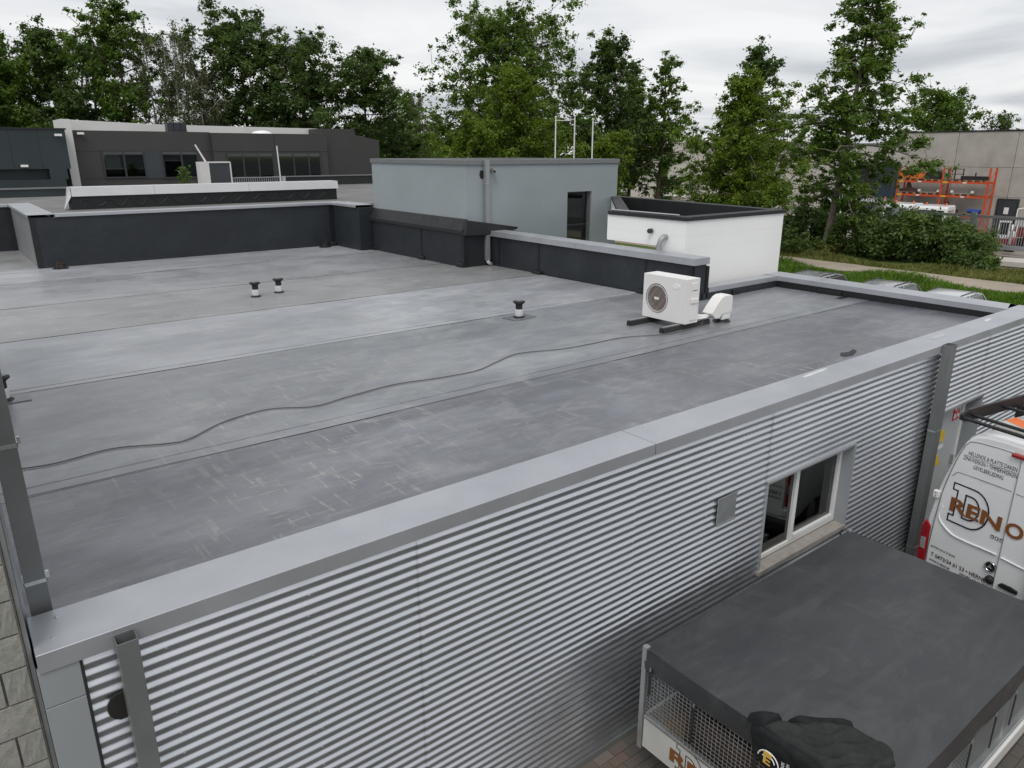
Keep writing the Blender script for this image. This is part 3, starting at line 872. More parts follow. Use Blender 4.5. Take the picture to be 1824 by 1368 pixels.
# ================================================================== GREY BUILDING
GB = thing('grey_rendered_building', 'pale blue-grey rendered block with dark roof edge behind the workshop roof', 'building', (13, 17.8, 0))
gx0, gx1, gy0, gy1, gz = 10.5, 15.73, 15.4, 20.3, 5.42
gw = MB()
wx0, wx1, wz0, wz1 = 13.83, 14.74, 3.0, 4.65
gw.box(gx0, gy0, 0, gx0 + .3, gy1, gz); gw.box(gx0 + .3, gy1 - .3, 0, gx1, gy1, gz); gw.box(gx1 - .3, gy0, 0, gx1, gy1 - .3, gz)
gw.box(gx0 + .3, gy0, 0, wx0, gy0 + .3, gz); gw.box(wx1, gy0, 0, gx1 - .3, gy0 + .3, gz)
gw.box(wx0, gy0, wz1, wx1, gy0 + .3, gz); gw.box(wx0, gy0, 0, wx1, gy0 + .3, wz0)
obj('wall', gw, 'grey_render', GB)
bx('roof', (gx0 + .1, gy0 + .1, gz - .2, gx1 - .1, gy1 - .1, gz + .02), 'upper_roof', GB)
ed = MB()
e = .035
ed.box(gx0 - e, gy0 - e, gz - .03, gx1 + e, gy0 + .3, gz + .085); ed.box(gx0 - e, gy1 - .3, gz - .03, gx1 + e, gy1 + e, gz + .085)
ed.box(gx0 - e, gy0 + .3, gz - .03, gx0 + .3, gy1 - .3, gz + .085); ed.box(gx1 - .3, gy0 + .3, gz - .03, gx1 + e, gy1 - .3, gz + .085)
obj('roof_edge', ed, 'pipe_grey', GB, bev=.004)
gwd = MB()
gwd.box(wx0, gy0 + .16, wz0, wx0 + .05, gy0 + .22, wz1); gwd.box(wx1 - .05, gy0 + .16, wz0, wx1, gy0 + .22, wz1)
gwd.box(wx0 + .05, gy0 + .16, wz1 - .05, wx1 - .05, gy0 + .22, wz1); gwd.box(wx0 + .05, gy0 + .16, wz0, wx1 - .05, gy0 + .22, wz0 + .05)
gwd.box(wx0 + .05, gy0 + .17, 3.72, wx1 - .05, gy0 + .21, 3.76)
gW = obj('window', gwd, 'dark_frame', GB)
bx('pane', (wx0 + .05, gy0 + .185, wz0 + .05, wx1 - .05, gy0 + .195, wz1 - .05), 'glass', gW)
bx('jamb', (wx1 - .03, gy0 + .02, wz0, wx1 - .004, gy0 + .158, wz1), 'alu', gW)
bx('room', (12.6, gy0 + 2.4, 2.8, 15.3, gy0 + 2.5, 4.9), 'interior', GB)
bx('blind', (wx0 + .05, gy0 + .28, 3.05, wx1 - .06, gy0 + .30, 4.25), 'curtain', GB)
dp = downpipe(10.99, 11.10, gy0 - .15, gy0 - .05, 3.06, gz + .09, GB, 'pipe_pale', (3.9, 4.95))
sh = MB().tube([(11.045, gy0 - .10, 3.12), (11.045, gy0 - .11, 3.04), (11.05, gy0 - .18, 2.98), (11.06, gy0 - .26, 2.96)], .052, 4)
obj('shoe', sh, 'pipe_pale', dp)
obj('outlet_hole', MB().lathe([(.07, 0), (.07, .005)], (10.965, gy0 - .004, 5.16), 14, ((1, 0, 0), (0, 0, 1.5), (0, -1, 0))), 'stain_black', GB)
oc = MB().tube([(11.27, gy0 + .02, 5.26), (11.27, gy0 - .10, 5.26), (11.24, gy0 - .17, 5.24)], .055, 14)
so = obj('spout', oc, 'alu', GB, smooth=50)
obj('spout_mouth', MB().lathe([(.042, 0), (.042, .004)], (11.239, gy0 - .171, 5.24), 14, ((.97, -.2, 0), (0, 0, 1), (-.35, -.92, -.1))), 'stain_black', so)

# ================================================================== WHITE ANNEX
WA = thing('white_annex', 'white rendered box with black roof rim behind the air conditioner', 'building', (13.3, 9.6, 0))
wp = [(11.66, 9.5), (14.98, 9.5), (15.9, 15.34), (15.45, 15.34), (11.95, 11.66), (11.66, 11.66)]
fullp = [(11.66, 9.5), (14.98, 9.5), (15.2, 11.0), (12.6, 11.0), (12.6, 10.16), (11.66, 10.16)]
obj('wall', MB().prism(wp, (3.86, 4.10), lambda a, b, h: (a, b, h)), 'white_render', WA)
obj('wall', MB().prism(fullp, (0, 3.859), lambda a, b, h: (a, b, h)), 'white_render', WA)
cx_, cy_ = 13.8, 11.5
rim_o = [(a + (.03 if a > 13.3 else -.03), b + (.03 if b > 12 else -.03)) for a, b in wp]
def inset(poly, d):
    n = len(poly); out = []
    for i in range(n):
        p0, p1, p2 = Vector(poly[i - 1]), Vector(poly[i]), Vector(poly[(i + 1) % n])
        e1, e2 = (p1 - p0).normalized(), (p2 - p1).normalized()
        n1, n2 = Vector((-e1.y, e1.x)), Vector((-e2.y, e2.x))
        k = (n1 + n2) / (1 + n1.dot(n2))
        q = p1 + k * d; out.append((q.x, q.y))
    return out
rim_i = inset(wp, .26)
rm = MB(); n = len(wp)
for zz, ring in ((4.101, wp), (4.401, wp), (4.401, inset(wp, .25)), (4.101, inset(wp, .25))):
    rm.v += [(a, b, zz) for a, b in ring]
for k in range(3):
    for i in range(n):
        j = (i + 1) % n; rm.f.append((k * n + i, k * n + j, (k + 1) * n + j, (k + 1) * n + i))
obj('parapet', rm, 'white_render', WA)
rm = MB()
for zz, ring in ((4.402, rim_o), (4.475, rim_o), (4.475, rim_i), (4.12, rim_i)):
    rm.v += [(a, b, zz) for a, b in ring]
for k in range(3):
    for i in range(n):
        j = (i + 1) % n; rm.f.append((k * n + i, k * n + j, (k + 1) * n + j, (k + 1) * n + i))
rm.f.append(tuple(range(3 * n, 4 * n)))
obj('roof_rim', rm, 'black_edge', WA)
obj('rail', MB().tube([(11.74, 9.75, 4.495), (11.74, 10.8, 4.497), (11.74, 11.62, 4.495)], .018, 6), 'alu', WA)
cam_lamp = MB().lathe([(.03, 0), (.05, .03), (.05, .10), (.04, .12)], (11.66, 10.36, 4.15), 12, ((0, 1, 0), (0, 0, 1), (-1, 0, 0)))
obj('wall_lamp', cam_lamp, 'dark_frame', WA, smooth=45)
obj('flue_pipe', MB().tube([(11.70, 9.98, 4.06), (11.58, 9.98, 4.06), (11.52, 10.0, 4.0), (11.5, 10.02, 3.9), (11.5, 10.02, 3.3)], .055, 12), 'pipe_pale', WA, smooth=50)

# ================================================================== UPPER STOREY / DARK BUILDINGS BEHIND
UB = thing('dark_panelled_building', 'dark grey panelled upper storey with a white post and white roof band', 'building', (11, 38.5, 4.08))
fy = 38.0
obj('wall', MB().prism([(5.435, 4.08), (11.2, 4.08), (11.2, 6.58), (5.435, 6.58)], (fy, fy + 1.9), lambda a, b, h: (a, h, b)), 'char_panel', UB)
bx('wall', (11.2, fy - .25, 4.08, 17.0, fy + 1.9, 6.55), 'char_panel', UB)
obj('wall', MB().prism([(17.0, 4.08), (20.3, 3.6), (20.3, 6.3), (18.9, 6.55), (18.85, 6.85), (17.0, 6.85)], (fy + .25, fy + 6), lambda a, b, h: (a, h, b)), 'char_panel', UB)
obj('edge_post', MB().prism([(5.06, 7.02), (5.43, 7.005), (5.43, 4.08), (5.10, 4.08)], (fy - .3, fy + 1.95), lambda a, b, h: (a, h, b)), 'white_panel', UB, bev=.01)
obj('edge_band', MB().prism([(5.45, 7.085), (6.2, 7.05), (9.5, 6.94), (18.0, 6.885), (18.0, 6.2), (5.45, 6.2)], (fy + 1.96, fy + 2.2), lambda a, b, h: (a, h, b)), 'white_panel', UB, bev=.01)
for z in (5.72, 4.55):
    bx('panel_joint', (5.45, fy - .006, z - .01, 11.2, fy + .002, z + .01), 'black_edge', UB)
bx('panel_joint', (11.19, fy - .262, 5.70, 17.0, fy - .248, 5.72), 'black_edge', UB)
bx('panel_joint', (14.2, fy - .262, 5.72, 14.22, fy - .248, 6.5), 'black_edge', UB)
def far_window(x0, x1, z0, z1, y, muls, m='glass_dark'):
    mb = MB(); t = .07
    mb.box(x0, y - .02, z0, x1, y + .03, z0 + t); mb.box(x0, y - .02, z1 - t, x1, y + .03, z1)
    xs = [x0] + list(muls) + [x1 - t]
    for x in xs: mb.box(x, y - .02, z0 + t, x + t, y + .03, z1 - t)
    w = obj('window', mb, 'dark_frame', UB)
    for a, b in zip(xs[:-1], xs[1:]):
        bx('pane', (a + t, y - .004, z0 + t, b, y + .004, z1 - t), m, w)
    return w
# recess boxes behind panes are the dark wall itself; curtains and blinds paled in place of glass reflections
far_window(6.45, 8.2, 4.55, 5.74, fy - .03, (7.3,))
far_window(8.9, 10.55, 4.5, 5.74, fy - .03, (9.75,))
bx('infill_panel', (8.2, fy - .03, 4.52, 8.9, fy - .002, 5.72), 'dark_panel', UB)
for x0, x1, z1 in ((6.56, 7.15, 5.5), (7.5, 8.0, 5.55)):
    cu = MB(); pts = [(x0 + (x1 - x0) * i / 24, fy - .014 + .008 * math.sin(i * 1.5)) for i in range(25)]
    cu.add([(x, y, 4.66) for x, y in pts] + [(x, y, z1) for x, y in pts], [(i, i + 1, 26 + i, 25 + i) for i in range(24)])
    obj('curtain', cu, 'interior', UB, smooth=60)
bx('blind', (9.0, fy - .018, 4.62, 9.6, fy - .012, 5.45), 'interior', UB)
bx('blind', (9.9, fy - .018, 4.62, 10.35, fy - .012, 5.45), 'interior', UB)
bx('radiator', (9.98, fy - .019, 4.6, 10.4, fy - .0125, 4.75), 'white_panel', UB)
far_window(11.8, 14.1, 4.42, 5.66, fy - .28, (12.55, 13.3))
far_window(14.3, 16.6, 4.42, 5.66, fy - .28, (15.1, 15.9))
obj('roof_dome', MB().lathe([(.5, 0), (.47, .06), (.36, .11), (.18, .15), (.03, .16)], (13.9, fy + .5, 6.55), 18), 'opal', UB, smooth=60)
UU = thing('rooftop_unit', 'dark blue-grey louvred unit standing on the dark storey roof edge', 'roof unit', (9.9, fy + .5, 6.58))
for k in range(3):
    bx('louvre_box', (9.45 + k * .29, fy + .4, 6.58, 9.72 + k * .29, fy + .85, 7.0), 'dark_panel', UU, .01)
    bx('louvre', (9.49 + k * .29, fy + .385, 6.63, 9.68 + k * .29, fy + .399, 6.95), 'solar', UU)
bx('louvre_frame', (9.43, fy + .37, 6.581, 10.32, fy + .384, 6.61), 'dark_frame', UU)
# roof-terrace hutch, rail and poles on the upper roof
RH = thing('white_door_frame', 'white framed dark door hutch standing on the far roof', 'door hutch', (11.1, 34, 4.08))
bx('side_panel', (9.45, 34, 4.08, 9.85, 34.5, 5.28), 'white_panel', RH)
bx('door_leaf', (9.85, 34.02, 4.08, 10.72, 34.4, 5.23), 'dark_panel', RH)
bx('frame_top', (9.85, 33.98, 5.231, 10.76, 34.45, 5.285), 'white_panel', RH)
bx('frame_side', (10.721, 33.98, 4.08, 10.77, 34.45, 5.230), 'white_panel', RH)
RL = thing('roof_railing', 'grey metal bar railing beside the white door hutch', 'railing', (11.8, 34.2, 4.08))
bx('top_rail', (10.8, 34.15, 4.58, 13.05, 34.2, 4.61), 'galv', RL)
bx('bottom_rail', (10.8, 34.15, 4.13, 13.05, 34.2, 4.16), 'galv', RL)
for k in range(22):
    bx('bar', (10.83 + k * .1, 34.16, 4.161, 10.85 + k * .1, 34.185, 4.579), 'galv', RL)
bx('end_post', (13.06, 34.1, 4.08, 13.22, 34.3, 4.62), 'coping_paint', RL)
t = thing('leaning_pole', 'pale pole leaning against the white door hutch', 'pole', (9.75, 33.9, 5.28))
obj('shaft', MB().tube([(9.78, 34.2, 5.285), (9.45, 34.3, 5.98)], .035, 8), 'pole_white', t)
t = thing('upright_pole', 'thin white pole standing by the end of the roof railing', 'pole', (12.95, 34.0, 4.08))
obj('shaft', MB().tube([(12.95, 34.0, 4.08), (12.9, 34.0, 5.95)], .03, 8), 'pole_white', t)
# lamps
def wall_light(x, y, z, label):
    t = thing('wall_light', label, 'lamp', (x, y, z), 0, 'small white wall lights')
    bx('bracket', (x - .03, y - .1, z - .03, x + .03, y, z + .03), 'dark_frame', t)
    bx('lamp_head', (x - .13, y - .24, z - .05, x + .13, y - .101, z + .04), 'sign_white', t, .01)
wall_light(5.75, fy, 6.45, 'small white wall light under the left end of the dark storey roof')
# dark teal hall at the left
DH = thing('dark_hall', 'dark teal metal clad hall at the far left', 'building', (0, 37, 0))
dw = MB(); hy = 36.6
dw.box(-14, hy, 4.08, 4.75, hy + 6, 4.6); dw.box(-14, hy, 5.02, 5.0, hy + 6, 6.56); dw.box(4.2, hy, 4.6, 4.85, hy + 6, 5.02); dw.box(-14, hy + .4, 4.6, 4.2, hy + 6, 5.02)
obj('wall', dw, 'dark_teal_panel', DH)
for x in range(-13, 5): bx('panel_joint', (x, hy - .006, 5.03, x + .02, hy + .002, 6.5), 'black_edge', DH)
bx('roof_edge', (-14, hy - .05, 6.56, 5.05, hy + 6, 6.62), 'black_edge', DH)
LP = thing('low_parapet', 'low dark parapet at the foot of the dark teal hall', 'wall', (0, 33.5, 4.08))
bx('wall', (-10, 33.3, 4.08, 4.35, 33.6, 4.36), 'dark_teal_panel', LP)
bx('coping', (-10, 33.25, 4.361, 4.4, 33.65, 4.41), 'pipe_grey', LP)
wall_light(3.35, hy, 5.15, 'small white wall light low on the dark teal hall')
wall_light(4.72, hy, 6.35, 'small white wall light high on the dark teal hall corner')
RP = thing('right_parapet', 'low dark parapet on the far roof beside the grey block', 'wall', (18, 32.5, 3.6))
bx('wall', (13.6, 36.5, 4.08, 20.4, 36.8, 4.5), 'black_edge', RP)
bx('coping', (13.6, 36.45, 4.501, 20.45, 36.85, 4.55), 'pipe_grey', RP)

# ================================================================== ROOF OBJECTS
def roof_vent(x, y, label, flange=True, tilt=0):
    z = zr(y) + .01
    t = thing('roof_vent', label, 'roof vent', (x, y, z), tilt, 'roof vent pipes')
    obj('base', MB().lathe([(.105, 0), (.105, .012), (.085, .022), (.08, .035)], (0, 0, 0), 18), 'black_tape', t, smooth=40, local=True)
    if flange:
        obj('flange', MB().box(-.24, -.17, -.004, .26, .17, .006), 'epdm_blue', t, local=True)
    obj('sleeve', MB().lathe([(.072, .03), (.074, .13), (.070, .15)], (0, 0, 0), 18), 'vent_band', t, smooth=40, local=True)
    obj('pipe', MB().lathe([(.060, .14), (.060, .225), (.066, .235)], (0, 0, 0), 18), 'rubber', t, smooth=40, local=True)
    c = obj('cap', MB().lathe([(.066, .235), (.105, .265), (.108, .285), (.075, .295), (.07, .30), (.02, .305)], (0, 0, 0), 18), 'rubber', t, smooth=40, local=True)
    obj('cap_ring', MB().lathe([(.075, .302), (.072, .307), (.045, .309)], (0, 0, 0), 18), 'pipe_grey', c, smooth=40, local=True)
roof_vent(4.86, 14.68, 'left one of the two vent pipes standing together on the roof', False, .3)
roof_vent(5.40, 14.85, 'right one of the two vent pipes standing together on the roof', False, .1)
roof_vent(7.72, 9.78, 'lone vent pipe on the roof left of the air conditioner', True, .12)
roof_vent(.27, 9.92, 'vent pipe half hidden behind the downpipe at the left edge', True, 0)

# air conditioner
AX, AY0, AY1, AZ0, AZ1, AD = 9.15, 7.35, 8.25, 3.075, 3.785, .32
AC = thing('air_conditioner', 'white air conditioner outdoor unit with round fan grille on black rails', 'air conditioner', (9.3, 7.8, 3.0))
fc, fz, fr = 7.955, 3.41, .245
cas = MB()
# front panel with a round hole
n = 40; o = 0
ring = [(fc + fr * math.cos(2 * math.pi * k / n), fz + fr * 1.04 * math.sin(2 * math.pi * k / n)) for k in range(n)]
def sq(k):
    a = 2 * math.pi * k / n; c, s_ = math.cos(a), math.sin(a)
    L, Rr, B, T = fc - AY0, AY1 - fc, fz - AZ0, AZ1 - fz
    m = min((Rr / c if c > 1e-6 else (L / -c if c < -1e-6 else 9e9)), (T / s_ if s_ > 1e-6 else (B / -s_ if s_ < -1e-6 else 9e9)))
    return (fc + m * c, fz + m * s_)
outer = [sq(k) for k in range(n)]
cas.v += [(AX, a, b) for a, b in ring] + [(AX, a, b) for a, b in outer]
cas.v += [(AX + .07, a, b) for a, b in ring]
for k in range(n):
    j = (k + 1) % n
    cas.f.append((k, j, n + j, n + k)); cas.f.append((k, 2 * n + k, 2 * n + j, j))
corner_f = MB()
for (cy, cz) in ((AY0, AZ0), (AY1, AZ0), (AY1, AZ1), (AY0, AZ1)):
    bi = min(range(n), key=lambda k: (outer[k][0] - cy) ** 2 + (outer[k][1] - cz) ** 2)
    # fill the small corner triangle
    cand = sorted(range(n), key=lambda k: (outer[k][0] - cy) ** 2 + (outer[k][1] - cz) ** 2)[:2]
    cas.v.append((AX, cy, cz)); cas.f.append((n + cand[0], n + cand[1], len(cas.v) - 1))
obj('front_panel', cas, 'white_plastic', AC)
cs = MB()
cs.box(AX + .001, AY0, AZ1 - .012, AX + AD, AY1, AZ1 + .006)
cs.box(AX + .001, AY0, AZ0, AX + AD, AY1, AZ0 + .02)
cs.box(AX + AD - .01, AY0, AZ0 + .02, AX + AD, AY1, AZ1 - .012)
cs.box(AX + .001, AY1 - .01, AZ0 + .02, AX + AD - .01, AY1, AZ1 - .012)
cs.box(AX + .001, AY0, AZ0 + .02, AX + AD - .01, AY0 + .01, AZ1 - .012)
obj('casing', cs, 'white_plastic', AC, bev=.006)
obj('fan_cavity', MB().lathe([(fr, 0), (fr, .002)], (AX + .16, fc, fz), 24, ((0, 1, 0), (0, 0, 1), (1, 0, 0))), 'machine_black', AC)
fb = MB()
for k in range(3):
    a0 = k * 2.094
    pts = []
    for i in range(6):
        a = a0 + i * .22
        pts.append((AX + .10 + .05 * i / 5, fc + .06 * math.cos(a), fz + .06 * math.sin(a))); pts.append((AX + .09 + .06 * i / 5, fc + .22 * math.cos(a), fz + .22 * math.sin(a)))
    fb.add(pts, [(2 * i, 2 * i + 2, 2 * i + 3, 2 * i + 1) for i in range(5)])
fb.lathe([(.06, 0), (.05, -.03)], (AX + .12, fc, fz), 12, ((0, 1, 0), (0, 0, 1), (1, 0, 0)))
obj('fan', fb, 'rust_steel', AC)
mat('grille', (.36, .31, .295), .5, 0, .08, 6)
gr = MB()
for dirn in (1, -1):
    for k in range(-8, 9):
        # slanted parallel bars clipped to the circle
        ang = R(38) if dirn > 0 else R(128)
        d = Vector((math.cos(ang), math.sin(ang))); nn = Vector((-d.y, d.x))
        off = k * .036
        if abs(off) > fr - .01: continue
        if dirn < 0 and k % 3: continue
        h = math.sqrt((fr - .004) ** 2 - off ** 2)
        a, b = nn * off - d * h, nn * off + d * h
        gr.bar((AX + (.004 if dirn > 0 else .012), fc + a.x, fz + a.y), (AX + (.004 if dirn > 0 else .012), fc + b.x, fz + b.y), .010, .008, up=(1, 0, 0))
G = obj('fan_grille', gr, 'grille', AC)
rg = MB()
for rr in (fr - .003, fr - .035):
    rg.tube([(AX + .004, fc + rr * math.cos(a), fz + rr * 1.03 * math.sin(a)) for a in [2 * math.pi * k / 32 for k in range(33)]], .007, 6, False)
obj('grille_ring', rg, 'white_plastic', G)
bx('badge', (AX - .008, fc - .05, fz - .022, AX + .002, fc + .05, fz + .022), 'white_plastic', G, .006)
obj('logo_badge', MB().lathe([(.075, 0), (.072, .005)], (AX, 7.56, 3.66), 20, ((0, 1, 0), (0, 0, .6), (-1, 0, 0))), 'opal', AC)
sp = MB().box(AX + .11, AY0 - .012, AZ0 + .05, AX + .27, AY0, AZ1 - .06)
obj('service_cover', sp, 'white_plastic', AC, bev=.008)
bx('cover_band', (AX + .10, AY0 - .03, 3.40, AX + .28, AY0 - .0125, 3.48), 'white_plastic', AC, .012)
bx('cover_text', (AX + .13, AY0 - .0135, 3.60, AX + .25, AY0 - .0122, 3.612), 'ink_grey', AC)
for y in (7.46, 8.16):
    bx('foot', (AX + .06, y - .03, 3.055, AX + .26, y + .03, 3.075), 'galv', AC)
def rail(y, label):
    t = thing('support_rail', label, 'support rail', (9.3, y, zr(y)), 0, 'black support rails')
    z = zr(y) + .008
    b = MB().prism([(y - .055, z), (y + .055, z), (y + .04, z + .075), (y - .04, z + .075)], (8.74, 9.88), lambda a, b, h: (h, a, b))
    obj('beam', b, 'rubber', t, bev=.004)
    bx('channel', (8.76, y - .022, z + .0755, 9.86, y + .022, z + .088), 'galv', t)
    bx('end_cap', (8.728, y - .035, z + .01, 8.739, y + .035, z + .07), 'machine_black', t)
rail(7.46, 'black rubber support rail under the near side of the air conditioner')
rail(8.16, 'black rubber support rail under the far side of the air conditioner')
# weather hood for the pipes
HD = thing('pipe_hood', 'white gooseneck pipe hood on the roof right of the air conditioner', 'pipe hood', (10.2, 7.42, zr(7.4)))
hz = zr(7.42) + .006
obj('collar', MB().lathe([(.15, 0), (.14, .015), (.115, .03), (.112, .05)], (10.2, 7.42, hz), 18), 'black_tape', HD, smooth=40)
obj('stand', MB().box(10.10, 7.33, hz + .03, 10.32, 7.51, hz + .19), 'white_plastic', HD, bev=.03, seg=3)
hp = [(9.78, 3.17), (9.88, 3.28), (10.02, 3.41), (10.10, 3.44), (10.24, 3.44), (10.31, 3.42), (10.335, 3.37), (10.335, 3.14), (10.08, 3.12), (10.0, 3.06), (9.90, 3.07)]
obj('hood', MB().prism(hp, (7.32, 7.52), lambda a, b, h: (a, h, b)), 'white_plastic', HD, bev=.018, seg=3)
obj('insulated_pipe', MB().tube([(9.46, 7.48, 3.16), (9.55, 7.46, 3.15), (9.66, 7.45, 3.13), (9.78, 7.44, 3.12), (9.9, 7.42, 3.13), (10.0, 7.42, 3.16)], .028, 10), 'white_plastic', HD, smooth=60)
obj('insulated_pipe', MB().tube([(9.46, 7.42, 3.12), (9.6, 7.40, 3.11), (9.75, 7.41, 3.10), (9.95, 7.42, 3.15)], .02, 10), 'white_plastic', HD, smooth=60)
# torn scrap by the front coping
tz = zr(5.0) + .004
tsc = MB().add([(9.62, 4.92, tz), (9.8, 4.90, tz + .004), (10.05, 4.98, tz), (10.1, 5.06, tz + .008), (9.9, 5.02, tz + .002), (9.75, 5.06, tz + .01), (9.62, 4.99, tz)], [(0, 1, 6), (1, 4, 5, 6), (1, 2, 3, 4)])
tag(obj('torn_scrap', tsc, 'black_tape'), 'torn black scrap lying on the roof near the front coping', 'scrap')
# loose cable across the roof
cp = [(.15, 7.5), (.48, 7.43), (.96, 7.5), (1.41, 7.31), (1.62, 7.31), (2.05, 7.6), (2.56, 7.7), (2.99, 7.48), (3.44, 7.56), (4.08, 7.65), (4.67, 7.55), (5.24, 7.52), (5.75, 7.72), (6.22, 7.86), (6.83, 7.67), (7.35, 7.63), (8.04, 7.61), (8.66, 7.36), (9.08, 7.32), (9.5, 7.38)]
def catmull(P, n=6):
    out = []
    for i in range(len(P) - 1):
        p0, p1, p2, p3 = P[max(i - 1, 0)], P[i], P[i + 1], P[min(i + 2, len(P) - 1)]
        for k in range(n):
            t = k / n
            out.append(tuple(.5 * (2 * b + (c - a) * t + (2 * a - 5 * b + 4 * c - d) * t * t + (3 * b - a - 3 * c + d) * t ** 3) for a, b, c, d in zip(p0, p1, p2, p3)))
    out.append(P[-1]); return out
pts = [(x, y, zr(y) + .014) for x, y in catmull(cp)]
pts += [(9.64, 7.40, 2.99), (9.70, 7.42, 3.05), (9.72, 7.43, 3.11)]
cb = obj('loose_cable', MB().tube(pts, .0062, 6), 'cable_grey', smooth=60)
tag(cb, 'thin grey cable snaking across the roof to the air conditioner', 'cable')

# ================================================================== TRAILER
TX0, TX1, TY0, TY1, TZ = 4.31, 7.76, 1.50, 3.62, 1.5
TR = thing('cage_trailer', 'mesh sided trailer under a black tarpaulin beside the corrugated wall', 'trailer', (6, 2.5, 0))
# sagging tarpaulin
nx, ny = 46, 30; vs_, fs = [], []
rn = random.Random(5)
for j in range(ny + 1):
    for i in range(nx + 1):
        u, v = i / nx, j / ny
        z = TZ - .009 * abs(math.sin(math.pi * u * 3)) * math.sin(math.pi * v) + .004 * math.sin(u * 17 + v * 5) * math.sin(v * 11 + 1)
        vs_.append((TX0 - .012 + (TX1 - TX0 + .024) * u, TY0 - .012 + (TY1 - TY0 + .024) * v, z))
for j in range(ny):
    for i in range(nx):
        a = j * (nx + 1) + i; fs.append((a, a + 1, a + nx + 2, a + nx + 1))
tp = MB().add(vs_, fs)
obj('tarpaulin', tp, 'tarp', TR, smooth=60)
def skirt(p, q, zt, depth, name='tarpaulin_skirt'):
    mb = MB(); n = 30; vs_, fs = [], []
    d = Vector((q[0] - p[0], q[1] - p[1], 0)); nn = Vector((d.y, -d.x, 0)).normalized()
    for i in range(n + 1):
        t = i / n; b = Vector((p[0], p[1], 0)) + d * t
        w = .006 * math.sin(t * 23) + .004 * math.sin(t * 51)
        for k, (zz, o_) in enumerate(((zt, 0), (zt - depth * .5, .006), (zt - depth + .008 * math.sin(t * 9), .004 + w))):
            vs_.append((b.x + nn.x * o_, b.y + nn.y * o_, zz))
    for i in range(n):
        for k in range(2): fs.append((i * 3 + k, i * 3 + k + 1, i * 3 + k + 4, i * 3 + k + 3))
    return obj(name, mb.add(vs_, fs), 'tarp', TR, smooth=70)
c4 = [(TX0 - .013, TY1 + .013), (TX0 - .013, TY0 - .013), (TX1 + .013, TY0 - .013), (TX1 + .013, TY1 + .013)]
skirt(c4[0], c4[1], TZ, .2); skirt(c4[1], c4[2], TZ, .23); skirt(c4[2], c4[3], TZ, .2); skirt(c4[3], c4[0], TZ, .2)
for x, y in ((TX0 - .02, TY1 - .02), (TX0 - .02, TY0 - .03), (TX1 - .03, TY0 - .03), (TX1 - .03, TY1 - .02)):
    ps = bx('corner_post', (x, y, .42, x + .05, y + .05, TZ + .022), 'alu', TR, .003)
for x in (5.45, 6.6):
    bx('corner_post', (x, TY0 + .005, .80, x + .04, TY0 + .045, TZ - .01), 'galv', TR, .003)
# wire mesh sides
def mesh_panel(p, q, z0, z1, step=.04):
    mb = MB(); d = Vector((q[0] - p[0], q[1] - p[1], 0)); L = d.length; d.normalize()
    k = 0
    while k * step < L:
        b = Vector((p[0], p[1], 0)) + d * (k * step)
        mb.bar((b.x, b.y, z0), (b.x, b.y, z1), .0045); k += 1
    k = 0
    nn = Vector((d.y, -d.x, 0)) * .0046
    while z0 + k * step < z1:
        z = z0 + k * step
        mb.bar((p[0] + nn.x, p[1] + nn.y, z), (q[0] + nn.x, q[1] + nn.y, z), .0045); k += 1
    o = obj('wire_mesh', mb, 'galv', TR); return o
mesh_panel((TX0 + .006, TY1 - .03), (TX0 + .006, TY0 + .03), .80, 1.42)
mesh_panel((TX0 + .03, TY0 + .014), (TX1 - .03, TY0 + .014), .80, 1.42)
mesh_panel((TX1 - .008, TY0 + .03), (TX1 - .008, TY1 - .03), .80, 1.42)
mesh_panel((TX1 - .03, TY1 - .008), (TX0 + .03, TY1 - .008), .80, 1.42)
# drop side boards, deck, chassis, wheels
bx('side_board', (TX0 - .012, TY0 + .03, .46, TX0 + .018, TY1 - .03, .78), 'board_white', TR, .004)
bx('side_board', (TX0 + .035, TY0 - .012, .46, TX1 - .035, TY0 + .018, .76), 'board_white', TR, .004)
bx('side_board', (TX0 + .035, TY1 - .018, .46, TX1 - .035, TY1 + .012, .78), 'board_white', TR, .004)
bx('side_board', (TX1 - .018, TY0 + .03, .46, TX1 + .012, TY1 - .03, .78), 'board_white', TR, .004)
bx('top_rail', (TX0 - .018, TY0 + .03, .781, TX0 + .026, TY1 - .03, .812), 'alu', TR, .004)
bx('top_rail', (TX0 + .035, TY0 - .035, .762, TX1 + .03, TY0 + .026, .80), 'alu', TR, .006)
bx('bottom_rail', (TX0 + .035, TY0 - .05, .70, TX1 + .03, TY0 - .0125, .742), 'white_frame', TR, .006)
bx('deck', (TX0 + .02, TY0 + .02, .50, TX1 - .02, TY1 - .02, .54), 'pallet_wood', TR)
bx('chassis', (TX0 + .1, TY0 + .35, .36, TX1 + .9, TY0 + .43, .455), 'galv', TR)
bx('chassis', (TX0 + .1, TY1 - .43, .36, TX1 + .9, TY1 - .35, .455), 'galv', TR)
for x in (5.7, 6.4):
    for y in (TY0 + .16, TY1 - .16):
        w = obj('wheel', MB().lathe([(.12, -.09), (.26, -.085), (.28, -.05), (.28, .05), (.26, .085), (.12, .09)], (x, y, .29), 24, ((1, 0, 0), (0, 0, 1), (0, 1, 0))), 'rubber', TR, smooth=40)
        obj('rim', MB().lathe([(.115, -.092), (.05, -.06), (.05, .06), (.115, .092)], (x, y, .29), 16, ((1, 0, 0), (0, 0, 1), (0, 1, 0))), 'alu', w, smooth=40)
